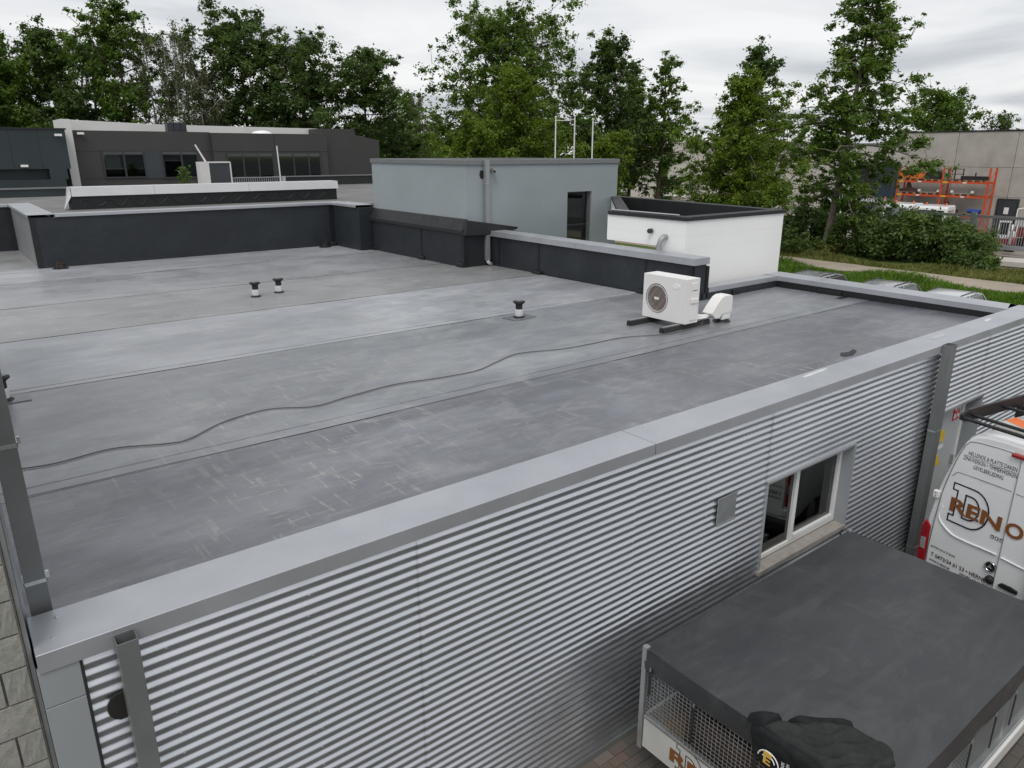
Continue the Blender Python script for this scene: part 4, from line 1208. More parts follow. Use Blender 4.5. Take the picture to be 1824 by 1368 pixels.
# tarpaulin straps
def strap(x, y, z0, z1, label=None):
    mb = MB().box(x - .012, y - .004, z0, x + .012, y + .004, z1) if abs(y - (TY0 - .03)) < .02 else MB().box(x - .004, y - .012, z0, x + .004, y + .012, z1)
    s = obj('strap', mb, 'rubber', TR)
    hk = MB().tube([(x, y, z1), (x, y, z1 + .03)], .008, 6)
    obj('hook', hk, 'alu', s)
strap(TX0 - .035, 3.05, .92, 1.28); strap(TX0 - .035, 3.53, 1.08, 1.33); strap(TX0 - .035, 2.45, .92, 1.28)
for x in (5.1, 5.72, 6.2, 6.62, 7.2): strap(x, TY0 - .03, .93, 1.25)
# buckle bundle behind the mesh
bx('strap_bundle', (TX0 + .04, 3.0, 1.12, TX0 + .10, 3.16, 1.28), 'rubber', TR, .02)
# things inside the cage that show through the mesh
bx('load', (4.5, 1.75, .541, 5.3, 3.3, .98), 'rust_steel', TR, .03)
bx('load', (5.4, 1.7, .541, 7.5, 2.9, 1.1), 'machine_black', TR, .03)
# lettering on the near board: outlined D and word
def big_D(name, parent, fn, h, m, t=.012):
    """outlined slab D, fn(a, b) -> xyz with a to the right, b up, height h"""
    def path(pts): return [fn(a * h, b * h) for a, b in pts]
    out = [(0, 0), (0, .17), (.12, .17), (.12, .83), (0, .83), (0, 1), (.5, 1)]
    out += [(.5 + .42 * math.sin(a), .5 + .5 * math.cos(a)) for a in [math.pi * k / 14 for k in range(1, 14)]] + [(.5, 0), (0, 0)]
    inn = [(.33, .2), (.33, .8), (.47, .8)] + [(.47 + .22 * math.sin(a), .5 + .3 * math.cos(a)) for a in [math.pi * k / 10 for k in range(1, 10)]] + [(.47, .2), (.33, .2)]
    mb = MB()
    for pth in (out, inn):
        P = path(pth)
        for i in range(len(P) - 1):
            a, b = Vector(P[i]), Vector(P[i + 1])
            nrm = (Vector(fn(1, 0)) - Vector(fn(0, 0))).cross(Vector(fn(0, 1)) - Vector(fn(0, 0))).normalized()
            d = (b - a).normalized()
            mb.bar(a - d * t * .45, b + d * t * .45, t, .0016, up=nrm)
    return obj(name, mb, m, parent, local=(parent.name.startswith('van') or parent.parent is not None and False))
zb = .475
Dd = big_D('logo_outline', TR, lambda a, b: (TX0 - .0135, 3.20 - a, zb + b), .31, 'ink_navy', .008)
text('lettering', 'RENO', 'ink_brown', TR, (TX0 - .0135, 3.27, zb + .085), (0, -1, 0), (0, 0, 1), .86, .125, .035, local=False, thick=.003)

# ================================================================== JACKET ON THE TRAILER
J = thing('jacket', 'crumpled black work jacket with a yellow logo lying on the tarpaulin', 'jacket', (4.5, 2.1, TZ))
def cloth_heap(name, poly, h, seed, m, fn, n=60, folds=1.0, dirn=0.):
    xs = [p[0] for p in poly]; ys = [p[1] for p in poly]
    x0, x1, y0, y1 = min(xs), max(xs), min(ys), max(ys)
    def inside(x, y):
        c = False; j = len(poly) - 1
        for i in range(len(poly)):
            xi, yi = poly[i]; xj, yj = poly[j]
            if (yi > y) != (yj > y) and x < (xj - xi) * (y - yi) / (yj - yi) + xi: c = not c
            j = i
        return c
    def near(x, y):
        d, bp = 9, None
        for i in range(len(poly)):
            a, b = Vector(poly[i - 1]), Vector(poly[i]); p_ = Vector((x, y)); ab = b - a
            t = max(0, min(1, (p_ - a).dot(ab) / max(ab.dot(ab), 1e-9))); q = a + ab * t
            if (p_ - q).length < d: d, bp = (p_ - q).length, q
        return d, bp
    rn = random.Random(seed); ph = [rn.uniform(0, 6) for _ in range(6)]
    V = {}; vs_, fs = [], []
    nxx = n; nyy = max(8, int(n * (y1 - y0) / (x1 - x0))); cell = (x1 - x0) / nxx
    for j in range(-1, nyy + 2):
        for i in range(-1, nxx + 2):
            x = x0 + (x1 - x0) * i / nxx; y = y0 + (y1 - y0) * j / nyy
            ins = inside(x, y); d, bp = near(x, y)
            if not ins:
                if d > cell * 1.45: continue
                x, y = bp.x, bp.y; d = 0
            e = min(1, d / .05); e = math.sqrt(max(0, 1 - (1 - e) ** 2))
            u = x * math.cos(dirn) + y * math.sin(dirn); v = -x * math.sin(dirn) + y * math.cos(dirn)
            f = .5 * math.sin(v * 30 + 2.2 * math.sin(u * 8 + ph[0]) + ph[1]) + .32 * math.sin(v * 57 + 2.5 * math.sin(u * 13 + ph[2]) + ph[3]) + .22 * math.sin(u * 24 + v * 12 + ph[4])
            V[(i, j)] = len(vs_); vs_.append(fn(x, y, e * h * (1 + .42 * folds * f)))
    for j in range(-1, nyy + 1):
        for i in range(-1, nxx + 1):
            q = [V.get(k) for k in ((i, j), (i + 1, j), (i + 1, j + 1), (i, j + 1))]
            if None not in q: fs.append(tuple(q))
    o = obj(name, MB().add(vs_, fs), m, J, smooth=180)
    s_ = o.modifiers.new('smooth', 'SUBSURF'); s_.levels = 1; s_.render_levels = 1
    return o
top = lambda a, b, h: (a, b, TZ - .010 + h)
hang = lambda a, b, h: (TX0 - .026 - h * .7, a, b)
cloth_heap('back_panel', [(4.285, 2.47), (4.36, 2.44), (4.48, 2.36), (4.60, 2.27), (4.72, 2.15), (4.82, 2.02), (4.87, 1.86), (4.85, 1.70), (4.74, 1.63), (4.52, 1.69), (4.38, 1.76), (4.285, 1.82)], .058, 3, 'jacket_panel', top, dirn=-.85, n=60, folds=1.3)
cloth_heap('sleeve', [(4.50, 2.36), (4.60, 2.33), (4.74, 2.20), (4.88, 2.03), (4.83, 1.98), (4.70, 2.08), (4.54, 2.22)], .075, 4, 'jacket_cloth', top, dirn=-.8, n=40, folds=1.0)
cloth_heap('front_panel', [(2.52, 1.47), (2.44, 1.525), (2.2, 1.535), (1.95, 1.53), (1.78, 1.52), (1.72, 1.42), (1.80, 1.24), (2.0, 1.14), (2.3, 1.16), (2.48, 1.28)], .05, 6, 'jacket_cloth', hang, dirn=.3, n=54, folds=.55)
cloth_heap('collar', [(4.285, 2.56), (4.33, 2.575), (4.40, 2.53), (4.47, 2.47), (4.52, 2.43), (4.49, 2.38), (4.40, 2.38), (4.285, 2.42)], .085, 8, 'jacket_cloth', top, dirn=-.6, n=36, folds=.8)
# printed emblem and lettering on the part that hangs over the edge
jx = TX0 - .082
em = MB()
for rr, a0, a1 in ((.088, -.1, 3.0), (.055, .2, 2.6)):
    em.tube([(jx, 2.315 - rr * math.cos(a), 1.315 + rr * math.sin(a)) for a in [a0 + (a1 - a0) * k / 16 for k in range(17)]], .0055, 4)
obj('emblem_ring', em, 'sign_white', J)
text('emblem_letter', 'E', 'logo_yellow', J, (jx - .006, 2.350, 1.295), (0, -1, 0), (0, 0, 1), .062, .075, .03, local=False, thick=.003)
bx('emblem_bar', (jx - .010, 2.285, 1.376, jx - .006, 2.352, 1.402), 'logo_yellow', J)
for y_, s__, z0_, w_ in ((2.185, 'HELLENDE', 1.27, .13), (2.145, 'ZINKWERKEN', 1.26, .15), (2.085, 'T 0473', 1.26, .13)):
    text('lettering', s__, 'sign_white', J, (jx - .002, y_, z0_), (0, 0, 1), (0, 1, 0), w_, .024, .015, local=False, thick=-.003)
bx('lettering_rule', (jx - .004, 2.112, 1.26, jx - .001, 2.117, 1.41), 'sign_white', J)
obj('zip', MB().tube([(jx + .01, 2.02, 1.385), (jx + .005, 1.84, 1.345)], .006, 5), 'alu', J)

# ================================================================== VAN
VA = R(-11.5)
VAN = thing('van', 'white panel van with brown RENO lettering on its rear doors', 'van', (8.8806, 2.4295, 0), VA)
# local frame: x forward (away), y left (towards the wall), rear plane x = 0
prof = [(.88, .42), (.925, .55), (.935, .9), (.93, 1.2), (.915, 1.4), (.868, 1.75), (.815, 2.0), (.757, 2.185), (.70, 2.36), (.65, 2.482), (.60, 2.56), (.54, 2.605), (.42, 2.635), (.2, 2.65)]
full = [(y, z) for y, z in prof] + [(-y, z) for y, z in prof[::-1]]
n = len(full)
stations = [(0.0, .965, .0), (.05, 1.0, .0), (.25, 1.012, .0), (3.6, 1.012, 0), (4.3, .99, -.06)]
vb = MB()
for sx, sc_, dz in stations:
    lean = 0
    for y, z in full:
        zz = z if z < 1.5 else 1.5 + (z - 1.5) * (1.0 if sx > .04 else .985) + dz * (z - 1.5)
        xx = sx + (max(0, z - 1.3) * .02)
        vb.v.append((xx, y * sc_, zz))
for k in range(len(stations) - 1):
    for i in range(n):
        j = (i + 1) % n; vb.f.append((k * n + j, k * n + i, (k + 1) * n + i, (k + 1) * n + j))
vb.f.append(tuple(range(n)))
vb.f.append(tuple(range((len(stations) - 1) * n, len(stations) * n))[::-1])
BODY = obj('body', vb, 'white_paint', VAN, smooth=40, bev=.02, seg=2, local=True)
# cab and bonnet (hidden side of the van, still built)
cabp = [(4.2, .42), (5.75, .42), (5.8, .75), (5.7, 1.0), (5.2, 1.2), (4.55, 2.3), (4.25, 2.56), (4.2, 2.56)]
obj('cab', MB().prism(cabp, (-.86, .86), lambda a, b, h: (a, h, b)), 'white_paint', VAN, bev=.06, seg=3, local=True)
obj('windscreen', MB().prism([(5.18, 1.25), (4.6, 2.2), (4.585, 2.19), (5.165, 1.24)], (-.75, .75), lambda a, b, h: (a + .03, h, b + .02)), 'glass_dark', VAN, local=True)
for x in (.95, 4.7):
    for y in (-.82, .82):
        w = obj('wheel', MB().lathe([(.2, -.11), (.32, -.105), (.345, -.07), (.345, .07), (.32, .105), (.2, .11)], (x, y, .345), 24, ((1, 0, 0), (0, 0, 1), (0, 1, 0))), 'rubber', VAN, smooth=40, local=True)
        obj('rim', MB().lathe([(.19, -.112), (.08, -.09), (.08, .09), (.19, .112)], (x, y, .345), 16, ((1, 0, 0), (0, 0, 1), (0, 1, 0))), 'alu', w, smooth=40, local=True)
bx('bumper', (-.10, -.93, .38, .12, .93, .56), 'rubber', VAN, .03, local=True)
# rear doors: panels standing a little proud, with a seam all round
def lean(z): return max(0, z - 1.3) * .02
def door_poly(side):
    edge = [(.80, .60), (.815, 1.0), (.80, 1.4), (.775, 1.785), (.735, 2.02), (.70, 2.183), (.66, 2.33), (.618, 2.449), (.568, 2.508), (.467, 2.53), (.25, 2.545)]
    P = [(.006, .60)] + edge + [(.006, 2.548)]
    return [(y * side, z) for y, z in P]
def door(side, proud):
    P = door_poly(side)
    if side > 0: P = P[::-1]
    mb = MB().prism(P, (0.012, -proud), lambda a, b, h: (h + lean(b), a, b))
    return obj('rear_door', mb, 'white_paint', VAN, bev=.007, seg=2, local=True)
DL = door(1, .012); DR = door(-1, .030)
sm = MB()
P = door_poly(1)[1:]
for a, b in zip(P[:-1], P[1:]):
    sm.bar((-.0135 + lean(a[1]), a[0] + .004, a[1]), (-.0135 + lean(b[1]), b[0] + .004, b[1]), .007, .004, up=(1, 0, 0))
obj('door_seam', sm, 'ink_grey', DL, local=True)
obj('door_edge_seal', MB().bar((-.020, -.003, .60), (-.020 + lean(2.54), -.003, 2.54), .006, .012, up=(1, 0, 0)), 'coping_paint', DL, local=True)
def bead(pts, r_, m, parent, x=-.012):
    pp = catmull(pts, 5)
    return obj('pressed_line', MB().tube([(x + lean(z), y, z) for y, z in pp], r_, 6), m, parent, smooth=60, local=True)
bead([(.735, 1.62), (.765, 1.50), (.735, 1.43), (.673, 1.375), (.60, 1.335), (.511, 1.312), (.3, 1.315), (.03, 1.325)], .011, 'white_paint', DL)
bead([(-.03, 1.325), (-.3, 1.315), (-.511, 1.312), (-.673, 1.375), (-.765, 1.50)], .011, 'white_paint', DR, -.03)
bead([(.70, 2.035), (.678, 2.06), (.655, 2.09), (.625, 2.104), (.5, 2.11), (.2, 2.118), (.03, 2.12)], .006, 'coping_paint', DL)
bead([(-.03, 2.12), (-.2, 2.118), (-.6, 2.10)], .006, 'coping_paint', DR, -.03)
for z in (1.74, .68):
    h = bx('hinge', (-.034, .80, z - .045, .02, .87, z + .045), 'white_plastic', VAN, .008, local=True)
    for zz in (-.018, .018):
        obj('bolt', MB().lathe([(.007, 0), (.007, .003)], (-.0345, .835, z + zz), 8, ((0, 1, 0), (0, 0, 1), (-1, 0, 0))), 'ink_navy', h, local=True)
for s in (1, -1):
    tl = obj('tail_light', MB().prism([(.83 * s, .78), (.935 * s, .78), (.945 * s, 1.28), (.90 * s, 1.37), (.835 * s, 1.30)][::(1 if s > 0 else -1)], (.10, -.025), lambda a, b, h: (h, a, b)), 'tail_red', VAN, bev=.015, seg=2, local=True)
    obj('lens', MB().prism([(.85 * s, .98), (.915 * s, .98), (.92 * s, 1.12), (.855 * s, 1.14)][::(1 if s > 0 else -1)], (-.02, -.030), lambda a, b, h: (h, a, b)), 'tail_clear', tl, bev=.006, local=True)
bx('brake_light', (-.03, -.16, 2.512, .05, .10, 2.556), 'tail_red', VAN, .012, local=True)
# badge
bd = obj('star_badge', MB().lathe([(.060, 0), (.062, .010), (.05, .014)], (-.012, .062, 1.157), 28, ((0, -1, 0), (0, 0, 1), (-1, 0, 0))), 'black_metal', DL, smooth=40, local=True)
st = MB()
st.tube([(-.028, .062 + .057 * math.cos(a), 1.157 + .057 * math.sin(a)) for a in [2 * math.pi * k / 28 for k in range(29)]], .007, 6, False)
for k in range(3):
    a = math.pi / 2 + k * 2 * math.pi / 3
    tip = Vector((-.028, .062 + .054 * math.cos(a), 1.157 + .054 * math.sin(a)))
    for s in (1, -1):
        b = a + s * math.pi / 3
        base = Vector((-.028, .062 + .012 * math.cos(b), 1.157 + .012 * math.sin(b)))
        ctr = Vector((-.034, .062, 1.157))
        st.add([tip, base, ctr], [(0, 1, 2) if s > 0 else (0, 2, 1)])
obj('star', st, 'chrome', bd, local=True)
obj('reversing_camera', MB().lathe([(.052, 0), (.05, .03), (.03, .05), (.012, .055)], (-.012, .04, 1.0), 18, ((0, 1, 0), (0, 0, 1), (-1, 0, 0))), 'black_metal', VAN, smooth=40, local=True)
obj('door_handle', MB().prism([(-.06, 1.0), (-.10, 1.045), (-.2, 1.05), (-.28, 1.035), (-.28, .99), (-.2, .985), (-.10, .985)], (-.031, -.06), lambda a, b, h: (h, a, b)), 'black_metal', DR, bev=.012, seg=2, local=True)
obj('ladder_stile', MB().tube([(-.09, -.40, .6), (-.09, -.40, 1.15), (-.07, -.40, 2.4)], .022, 10), 'black_metal', VAN, smooth=60, local=True)
obj('ladder_stile', MB().tube([(-.09, -.72, .6), (-.09, -.72, 1.15), (-.07, -.72, 2.4)], .022, 10), 'black_metal', VAN, smooth=60, local=True)
for z in (.8, 1.1, 1.4, 1.7, 2.0, 2.3):
    obj('ladder_rung', MB().tube([(-.088, -.40, z), (-.088, -.72, z)], .015, 8), 'black_metal', VAN, local=True)
# lettering (reads left to right as seen from behind: -y direction)
def vtext(body, m, yl, yr, z, h, bold=0., shear=0., par=None, x=-.0125, th=.0016):
    return text('lettering', body, m, par or VAN, (x + lean(z), yl, z), (0, -1, 0), (.02 if z > 1.3 else 0, 0, 1), yl - yr, h, bold, shear, thick=th)
vtext('HELLENDE & PLATTE DAKEN', 'ink_navy', .568, .026, 2.351, .048, .0, par=DL)
vtext('ZINKWERKEN \u2022 TIMMERWERKEN', 'ink_navy', .616, .012, 2.278, .048, .0, par=DL)
vtext('GEVELBEKLEDING', 'ink_navy', .485, .145, 2.206, .048, .0, par=DL)
bx('lettering_rule', (-.0142 + lean(2.33), .012, 2.3345, -.0126 + lean(2.33), .616, 2.3375), 'ink_navy', DL, local=True)
def fnD(a, b): return (-.0135 + lean(1.5 + b), .655 - a, 1.477 + b)
mbD = big_D('logo_outline', VAN, fnD, .485, 'ink_navy', .017)
text('lettering', 'REN', 'ink_brown', DL, (-.0132 + lean(1.6), .655, 1.612), (0, -1, 0), (.02, 0, 1), .60, .165, .03, thick=.0035)
text('lettering', 'O', 'ink_brown', DR, (-.0305 + lean(1.6), -.0, 1.612), (0, -1, 0), (.02, 0, 1), .20, .165, .03, thick=.0035)
vtext('T 0473/34 61 53 \u2022 HERNE', 'ink_navy', .765, .085, .930, .052, .010, par=DL)
vtext('WWW.D-RENO.BE', 'ink_navy', .772, .508, .862, .030, .012, par=DL)
vtext('INFO@D-RENO.BE', 'ink_navy', .385, .09, .872, .030, .012, par=DL)
vtext('SPRINTER', 'ink_grey', .793, .474, 1.050, .022, .02, .3, par=DL)
for k, (y, s_) in enumerate(((.137, 'in'), (.086, 'f'), (.035, 'o'))):
    ic = bx('icon', (-.0142 + lean(1.5), y - .038, 1.497, -.0126 + lean(1.5), y, 1.535), 'ink_grey', DL, .003, local=True)
    text('icon_mark', s_, 'sign_white', DL, (-.0142 + lean(1.5), y - .008, 1.502), (0, -1, 0), (.02, 0, 1), .022, .024, .02, thick=.001)
# roof rack
RK = thing('roof_rack', 'black metal roof rack with cross bars on the white van', 'roof rack', (8.8806, 2.4295, 2.62), VA)
def rk(name, mb, m='black_metal', **k):
    mb.v = [(a, b, c - 2.62) for a, b, c in mb.v]; return obj(name, mb, m, RK, local=True, **k)
for s in (1, -1):
    rk('side_rail', MB().prism([(-.03, 2.74), (.05, 2.70), (3.6, 2.80), (3.6, 2.93), (.1, 2.85), (-.03, 2.80)], (.70 * s, .735 * s), lambda a, b, h: (a, h, b)), bev=.006)
for k, x in enumerate((-.0, .16, .75, 1.35, 1.95, 2.55, 3.15)):
    rk('cross_bar', MB().tube([(x, .70, 2.76 + .012 * k), (x, -.70, 2.76 + .012 * k)], .021, 8), smooth=60)
for s in (1, -1):
    for x in (1.1, 2.2, 3.2):
        rk('foot', MB().box(x - .03, .64 * s - .02, 2.57, x + .03, .64 * s + .09 * s, 2.74))
# striped boards lying on the van roof under the bars
for k, (y, m_) in enumerate(((.38, 'a'), (.02, 'b'), (-.36, 'c'))):
    lab = ('orange and white striped board nearest the wall on the van roof', 'orange and white striped board in the middle of the van roof', 'orange and white striped board on the far side of the van roof')[k]
    t = thing('warning_board', lab, 'board', (8.8806 + .0, 2.4295, 2.655), VA, 'striped boards on the van roof')
    obj('panel', MB().box(.35, y - .15, .004, 2.6, y + .15, .05), 'board_white', t, local=True, bev=.004)
    for q in range(6):
        x = .42 + q * .37
        obj('stripe', MB().prism([(x, y - .145), (x + .2, y - .145), (x + .3, y + .145), (x + .1, y + .145)], (.051, .054), lambda a, b, h: (a, b, h)), 'board_orange', t, local=True)

# ================================================================== VEGETATION
def leaves(centers, radii, count, size, rng, flat=.75, elong=1.7, up=.35, droop=0.):
    """leaf quads scattered in clumps; returns V, F"""
    k = len(centers)
    w = radii ** 2.2; w = w / w.sum()
    idx = rng.choice(k, size=count, p=w)
    d = rng.normal(size=(count, 3)); d /= np.linalg.norm(d, axis=1)[:, None]
    rr = np.abs(np.clip(rng.normal(0, .55, count), -1.25, 1.25)) + .12 * rng.random(count)
    d[:, 2] *= flat
    P = centers[idx] + d * (rr * radii[idx])[:, None]
    if droop: P[:, 2] -= droop * rng.random(count) ** 2 * radii[idx] * 2.2
    nrm = rng.normal(size=(count, 3)); nrm[:, 2] = np.abs(nrm[:, 2]) + up
    nrm += d * .5
    nrm /= np.linalg.norm(nrm, axis=1)[:, None]
    a = rng.normal(size=(count, 3)); 
    if droop: a[:, 2] -= 1.5
    a -= nrm * (a * nrm).sum(1)[:, None]; a /= np.linalg.norm(a, axis=1)[:, None]
    b = np.cross(nrm, a)
    s = size * (.6 + .8 * rng.random(count))
    a *= (s * .5 * elong)[:, None]; b *= (s * .5)[:, None]
    bend = nrm * (s * .12)[:, None]
    V = np.stack([P - a, P - b * .9 + bend, P + a, P + b * .9 + bend], 1).reshape(-1, 3)
    F = np.arange(count * 4).reshape(-1, 4)
    return V, F

def tree(name, x, y, H, hb, rad, label, leaf='leaf_mid', n=9000, size=.26, seed=1, shape='round', bark='bark', trunk_r=None, limbs=26, group='trees beyond the roofs', droop=0., clump=.95, stems=1, leanx=0., leany=0., fill=.5, up=.35):
    if group and group != 'trees along the dirt path' and rad > 2.2: rad *= 1.15; limbs = int(limbs * 1.2)
    rng = np.random.default_rng(seed)
    t = thing(name, label, 'tree', (x, y, 0), 0, group)
    mb = MB(); cen, rads = [], []
    tr = trunk_r or H * .014
    for s in range(stems):
        az0 = 2 * math.pi * s / max(stems, 1) + rng.uniform(0, 1)
        spread = 0 if stems == 1 else rad * .42
        pts, rs = [], []
        ns = 12
        wx, wy = rng.normal(0, .02 * H, 2)
        for i in range(ns + 1):
            f = i / ns
            px = leanx * f + wx * math.sin(f * 3) + spread * math.cos(az0) * f ** .8 + (stems > 1) * .15 * math.cos(az0)
            py = leany * f + wy * math.sin(f * 2.5) + spread * math.sin(az0) * f ** .8 + (stems > 1) * .15 * math.sin(az0)
            pts.append((px, py, f * H * (.97 if stems == 1 else rng.uniform(.9, .97) if i == ns else .95))); rs.append(tr * (1 - .93 * f) + .012)
        rs[0] *= 1.35
        mb.tube(pts, rs, 8)
        def at(f):
            q = f * ns; i = min(int(q), ns - 1); u = q - i
            return Vector(pts[i]).lerp(Vector(pts[i + 1]), u)
        nl = limbs // stems
        for k in range(nl):
            f = hb / H + (1 - hb / H) * ((k + rng.uniform(.1, .9)) / nl) * .97
            tt = (f - hb / H) / (1 - hb / H)
            if shape == 'cone': pr = (1 - tt) ** .52 * (.6 + .4 * min(1, tt * 5))
            elif shape == 'layer': pr = (1 - tt) ** .72 * (.72 + .28 * min(1, tt * 4)) * (1.0, .62, .85)[k % 3] + .08
            elif shape == 'oval': pr = math.sin(math.pi * (tt * .86 + .12)) ** .8
            else: pr = math.sqrt(max(.02, 1 - (2 * tt - .85) ** 2 * .72))
            L = rad * pr * rng.uniform(.55, 1.22) * (1 if stems == 1 else .8)
            az = k * 2.39996 + rng.uniform(-.5, .5)
            rise = {'layer': rng.uniform(.0, .5), 'cone': rng.uniform(.25, .9), 'round': rng.uniform(.2, .8), 'oval': rng.uniform(.4, 1.1)}[shape]
            b0 = at(f * .96)
            dirv = Vector((math.cos(az), math.sin(az), rise)); 
            lp = [b0]; q = b0.copy(); segs = 5
            for g_ in range(segs):
                dv = dirv.normalized() * (L / segs) + Vector((rng.normal(0, .06 * L / segs * 3), rng.normal(0, .06 * L / segs * 3), rng.normal(0, .05 * L)))
                if shape == 'layer': dv.z -= .02 * L * g_
                q = q + dv; lp.append(q.copy())
            mb.tube([tuple(v) for v in lp], [max(.014, tr * .42 * (1 - f * .6) * (1 - .85 * i / segs)) for i in range(segs + 1)], 5, False)
            for g_ in range(1, segs + 1):
                fr_ = g_ / segs
                if fr_ < .35 and rng.random() > fill: continue
                m_ = 2 + int(rng.random() * 3.4)
                for _ in range(m_):
                    c = lp[g_] + Vector(rng.normal(0, .24 * L ** .65, 3).tolist()) * (1 if shape != 'layer' else .85)
                    cen.append(tuple(c)); rads.append(clump * (.26 + .62 * rng.random() ** 1.6) * (.6 + .4 * min(1, L / rad)))
                    if rng.random() < .5:
                        mb.tube([tuple(lp[g_]), tuple(lp[g_].lerp(c, .5) + Vector((0, 0, .05))), tuple(c)], [.022, .015, .008], 4, False)
        tip = at(1.0); cen.append(tuple(tip)); rads.append(clump * .5)
        cen.append(tuple(at(.94) + Vector((0, 0, .1)))); rads.append(clump * .6)
    obj('trunk', mb, bark, t, smooth=60, local=True)
    n = int(n * 4.3); size = size * .43
    V, F = leaves(np.array(cen), np.array(rads) * .86, n, size, rng, (.72 if shape != 'layer' else .6), droop=droop, up=up)
    npmesh('crown', V, F, leaf, t)
    return t

def bush(name, x, y, rx, ry, H, label, leaf, n, size, seed, cat='shrub', group=None, clumps=40):
    rng = np.random.default_rng(seed)
    t = thing(name, label, cat, (x, y, 0), 0, group)
    c = rng.random((clumps, 3)) * 2 - 1
    c[:, 0] *= rx; c[:, 1] *= ry
    edge = np.clip(1 - (np.abs(c[:, 0] / rx) ** 3 + np.abs(c[:, 1] / ry) ** 3) * .35, .3, 1)
    c[:, 2] = (.12 + .8 * rng.random(clumps) ** .7) * H * edge
    V, F = leaves(c, H * rng.uniform(.14, .28, clumps), int(n * 1.6), size * .7, rng, .8)
    V[:, 2] = np.maximum(V[:, 2], .02)
    npmesh('foliage', V, F, leaf, t)
    mb = MB()
    for k in range(min(14, clumps)):
        q = c[k]; mb.tube([(q[0] * .7, q[1] * .7, 0), (q[0] * .85, q[1] * .85, q[2] * .5), tuple(q)], [.035, .025, .01], 5)
    obj('stems', mb, 'bark', t, local=True)
    return t

# left wood behind the dark storey
LG = 'tall trees behind the dark buildings'
tree('deciduous_tree', 4.6, 61.8, 13.0, 3.0, 3.6, 'dense green tree at the far left edge of the picture', 'leaf_mid', 13000, .30, 11, 'round', group=LG, limbs=32, clump=1.15)
tree('deciduous_tree', 8.0, 62.5, 14.6, 3.6, 3.0, 'dark tall tree second from the left edge', 'leaf_dark', 7500, .30, 12, 'oval', group=LG, limbs=26, clump=1.0)
tree('airy_tree', 10.7, 66, 14.6, 5.0, 3.0, 'thin airy tree with sky showing through left of the tallest tree', 'leaf_dark', 3800, .28, 13, 'oval', 'bark_pale', group=LG, limbs=26, stems=3)
tree('deciduous_tree', 12.6, 61, 16.1, 4.2, 3.4, 'tallest dark tree on the left with slanting boughs', 'leaf_mid', 7800, .30, 14, 'oval', group=LG, limbs=28)
tree('birch_tree', 15.0, 58.5, 14.9, 4.5, 2.6, 'grey-green weeping birch with white stems on the left', 'leaf_birch', 6500, .19, 15, 'oval', 'bark_birch', trunk_r=.11, group=LG, limbs=30, stems=3, droop=1.0, clump=.9)
tree('birch_tree', 17.0, 57.0, 12.8, 4.5, 1.9, 'slender pale birch right of the weeping birch', 'leaf_birch', 3200, .19, 16, 'oval', 'bark_birch', trunk_r=.09, group=LG, limbs=20, stems=2, droop=1.0, clump=.8)
tree('oak_tree', 20.0, 58.7, 15.6, 2.8, 3.9, 'big dark oak right of the birches', 'leaf_dark', 12500, .31, 17, 'round', group=LG, limbs=40, clump=1.15)
tree('oak_tree', 23.9, 56.0, 14.4, 2.4, 3.7, 'dark oak in the middle of the left wood', 'leaf_dark', 12500, .31, 18, 'round', group=LG, limbs=40, clump=1.15)
tree('oak_tree', 28.2, 55.5, 13.6, 2.2, 3.5, 'dark oak at the right end of the left wood', 'leaf_dark', 11000, .31, 19, 'round', group=LG, limbs=36, clump=1.1)
tree('birch_tree', 38.0, 64.4, 11.2, 3.0, 2.0, 'small grey birch in the gap left of the big maple', 'leaf_birch', 5500, .2, 20, 'oval', 'bark_birch', trunk_r=.09, group=LG, limbs=20, droop=.9, clump=.85)
for k, (x, y, H, r_, lf, lab) in enumerate(((33.2, 60, 8.5, 2.8, 'leaf_dark', 'low dark tree filling the right flank of the left wood'), (41.5, 67, 7.0, 2.4, 'leaf_bright', 'small bright green tree in the gap below the grey birch'), (36.0, 61, 7.0, 2.4, 'leaf_mid', 'low round tree left of the bright green one'), (44.5, 66, 7.0, 2.2, 'leaf_mid', 'low tree at the left foot of the big maple'))):
    tree('small_tree', x, y, H, 1.0, r_, lab, lf, 6500, .28, 30 + k, 'round', group=LG, limbs=22, clump=1.1)
for k, x in enumerate((2.5, 6.0, 9.6, 13.2, 17, 20.6, 24.2, 27.6, 31)):
    nm = ('leftmost', 'second', 'third', 'fourth', 'fifth', 'sixth', 'seventh', 'eighth', 'ninth')[k]
    bush('undergrowth', x, 63.5 + (k % 3) * .8 - .18 * x, 2.6, 1.6, 6.6, nm + ' clump of dark undergrowth from the left behind the dark storey', ('leaf_dark', 'leaf_mid')[k % 2], 4200, .32, 50 + k, group='undergrowth at the foot of the left wood', clumps=46)
# middle group
MG = 'trees behind the grey block'
tree('maple_tree', 34.2, 46.2, 15.6, 1.8, 5.0, 'big broad green tree behind the grey block', 'leaf_mid', 18000, .30, 21, 'round', group=MG, limbs=84, clump=1.15)
tree('maple_tree', 31.2, 40.0, 11.6, 1.0, 3.5, 'yellow-green maple in front of the big broad tree', 'leaf_maple', 17000, .24, 22, 'cone', group=MG, limbs=44, clump=1.0)
tree('maple_tree', 27.6, 39.4, 7.6, .6, 2.2, 'low yellow-green tree left of the flagpoles', 'leaf_maple', 8000, .24, 122, 'round', group=MG, limbs=26, clump=.95)
tree('dark_tree', 43.6, 44.2, 14.9, 1.6, 4.3, 'dark pointed tree right of the flagpoles', 'leaf_dark', 11500, .30, 23, 'cone', group=MG, limbs=40, clump=1.0)
tree('slender_tree', 47.8, 42.3, 13.5, 2.6, 4.2, 'slender open tree with a bare lower trunk', 'leaf_mid', 6500, .28, 24, 'layer', group=MG, limbs=34, clump=.9)
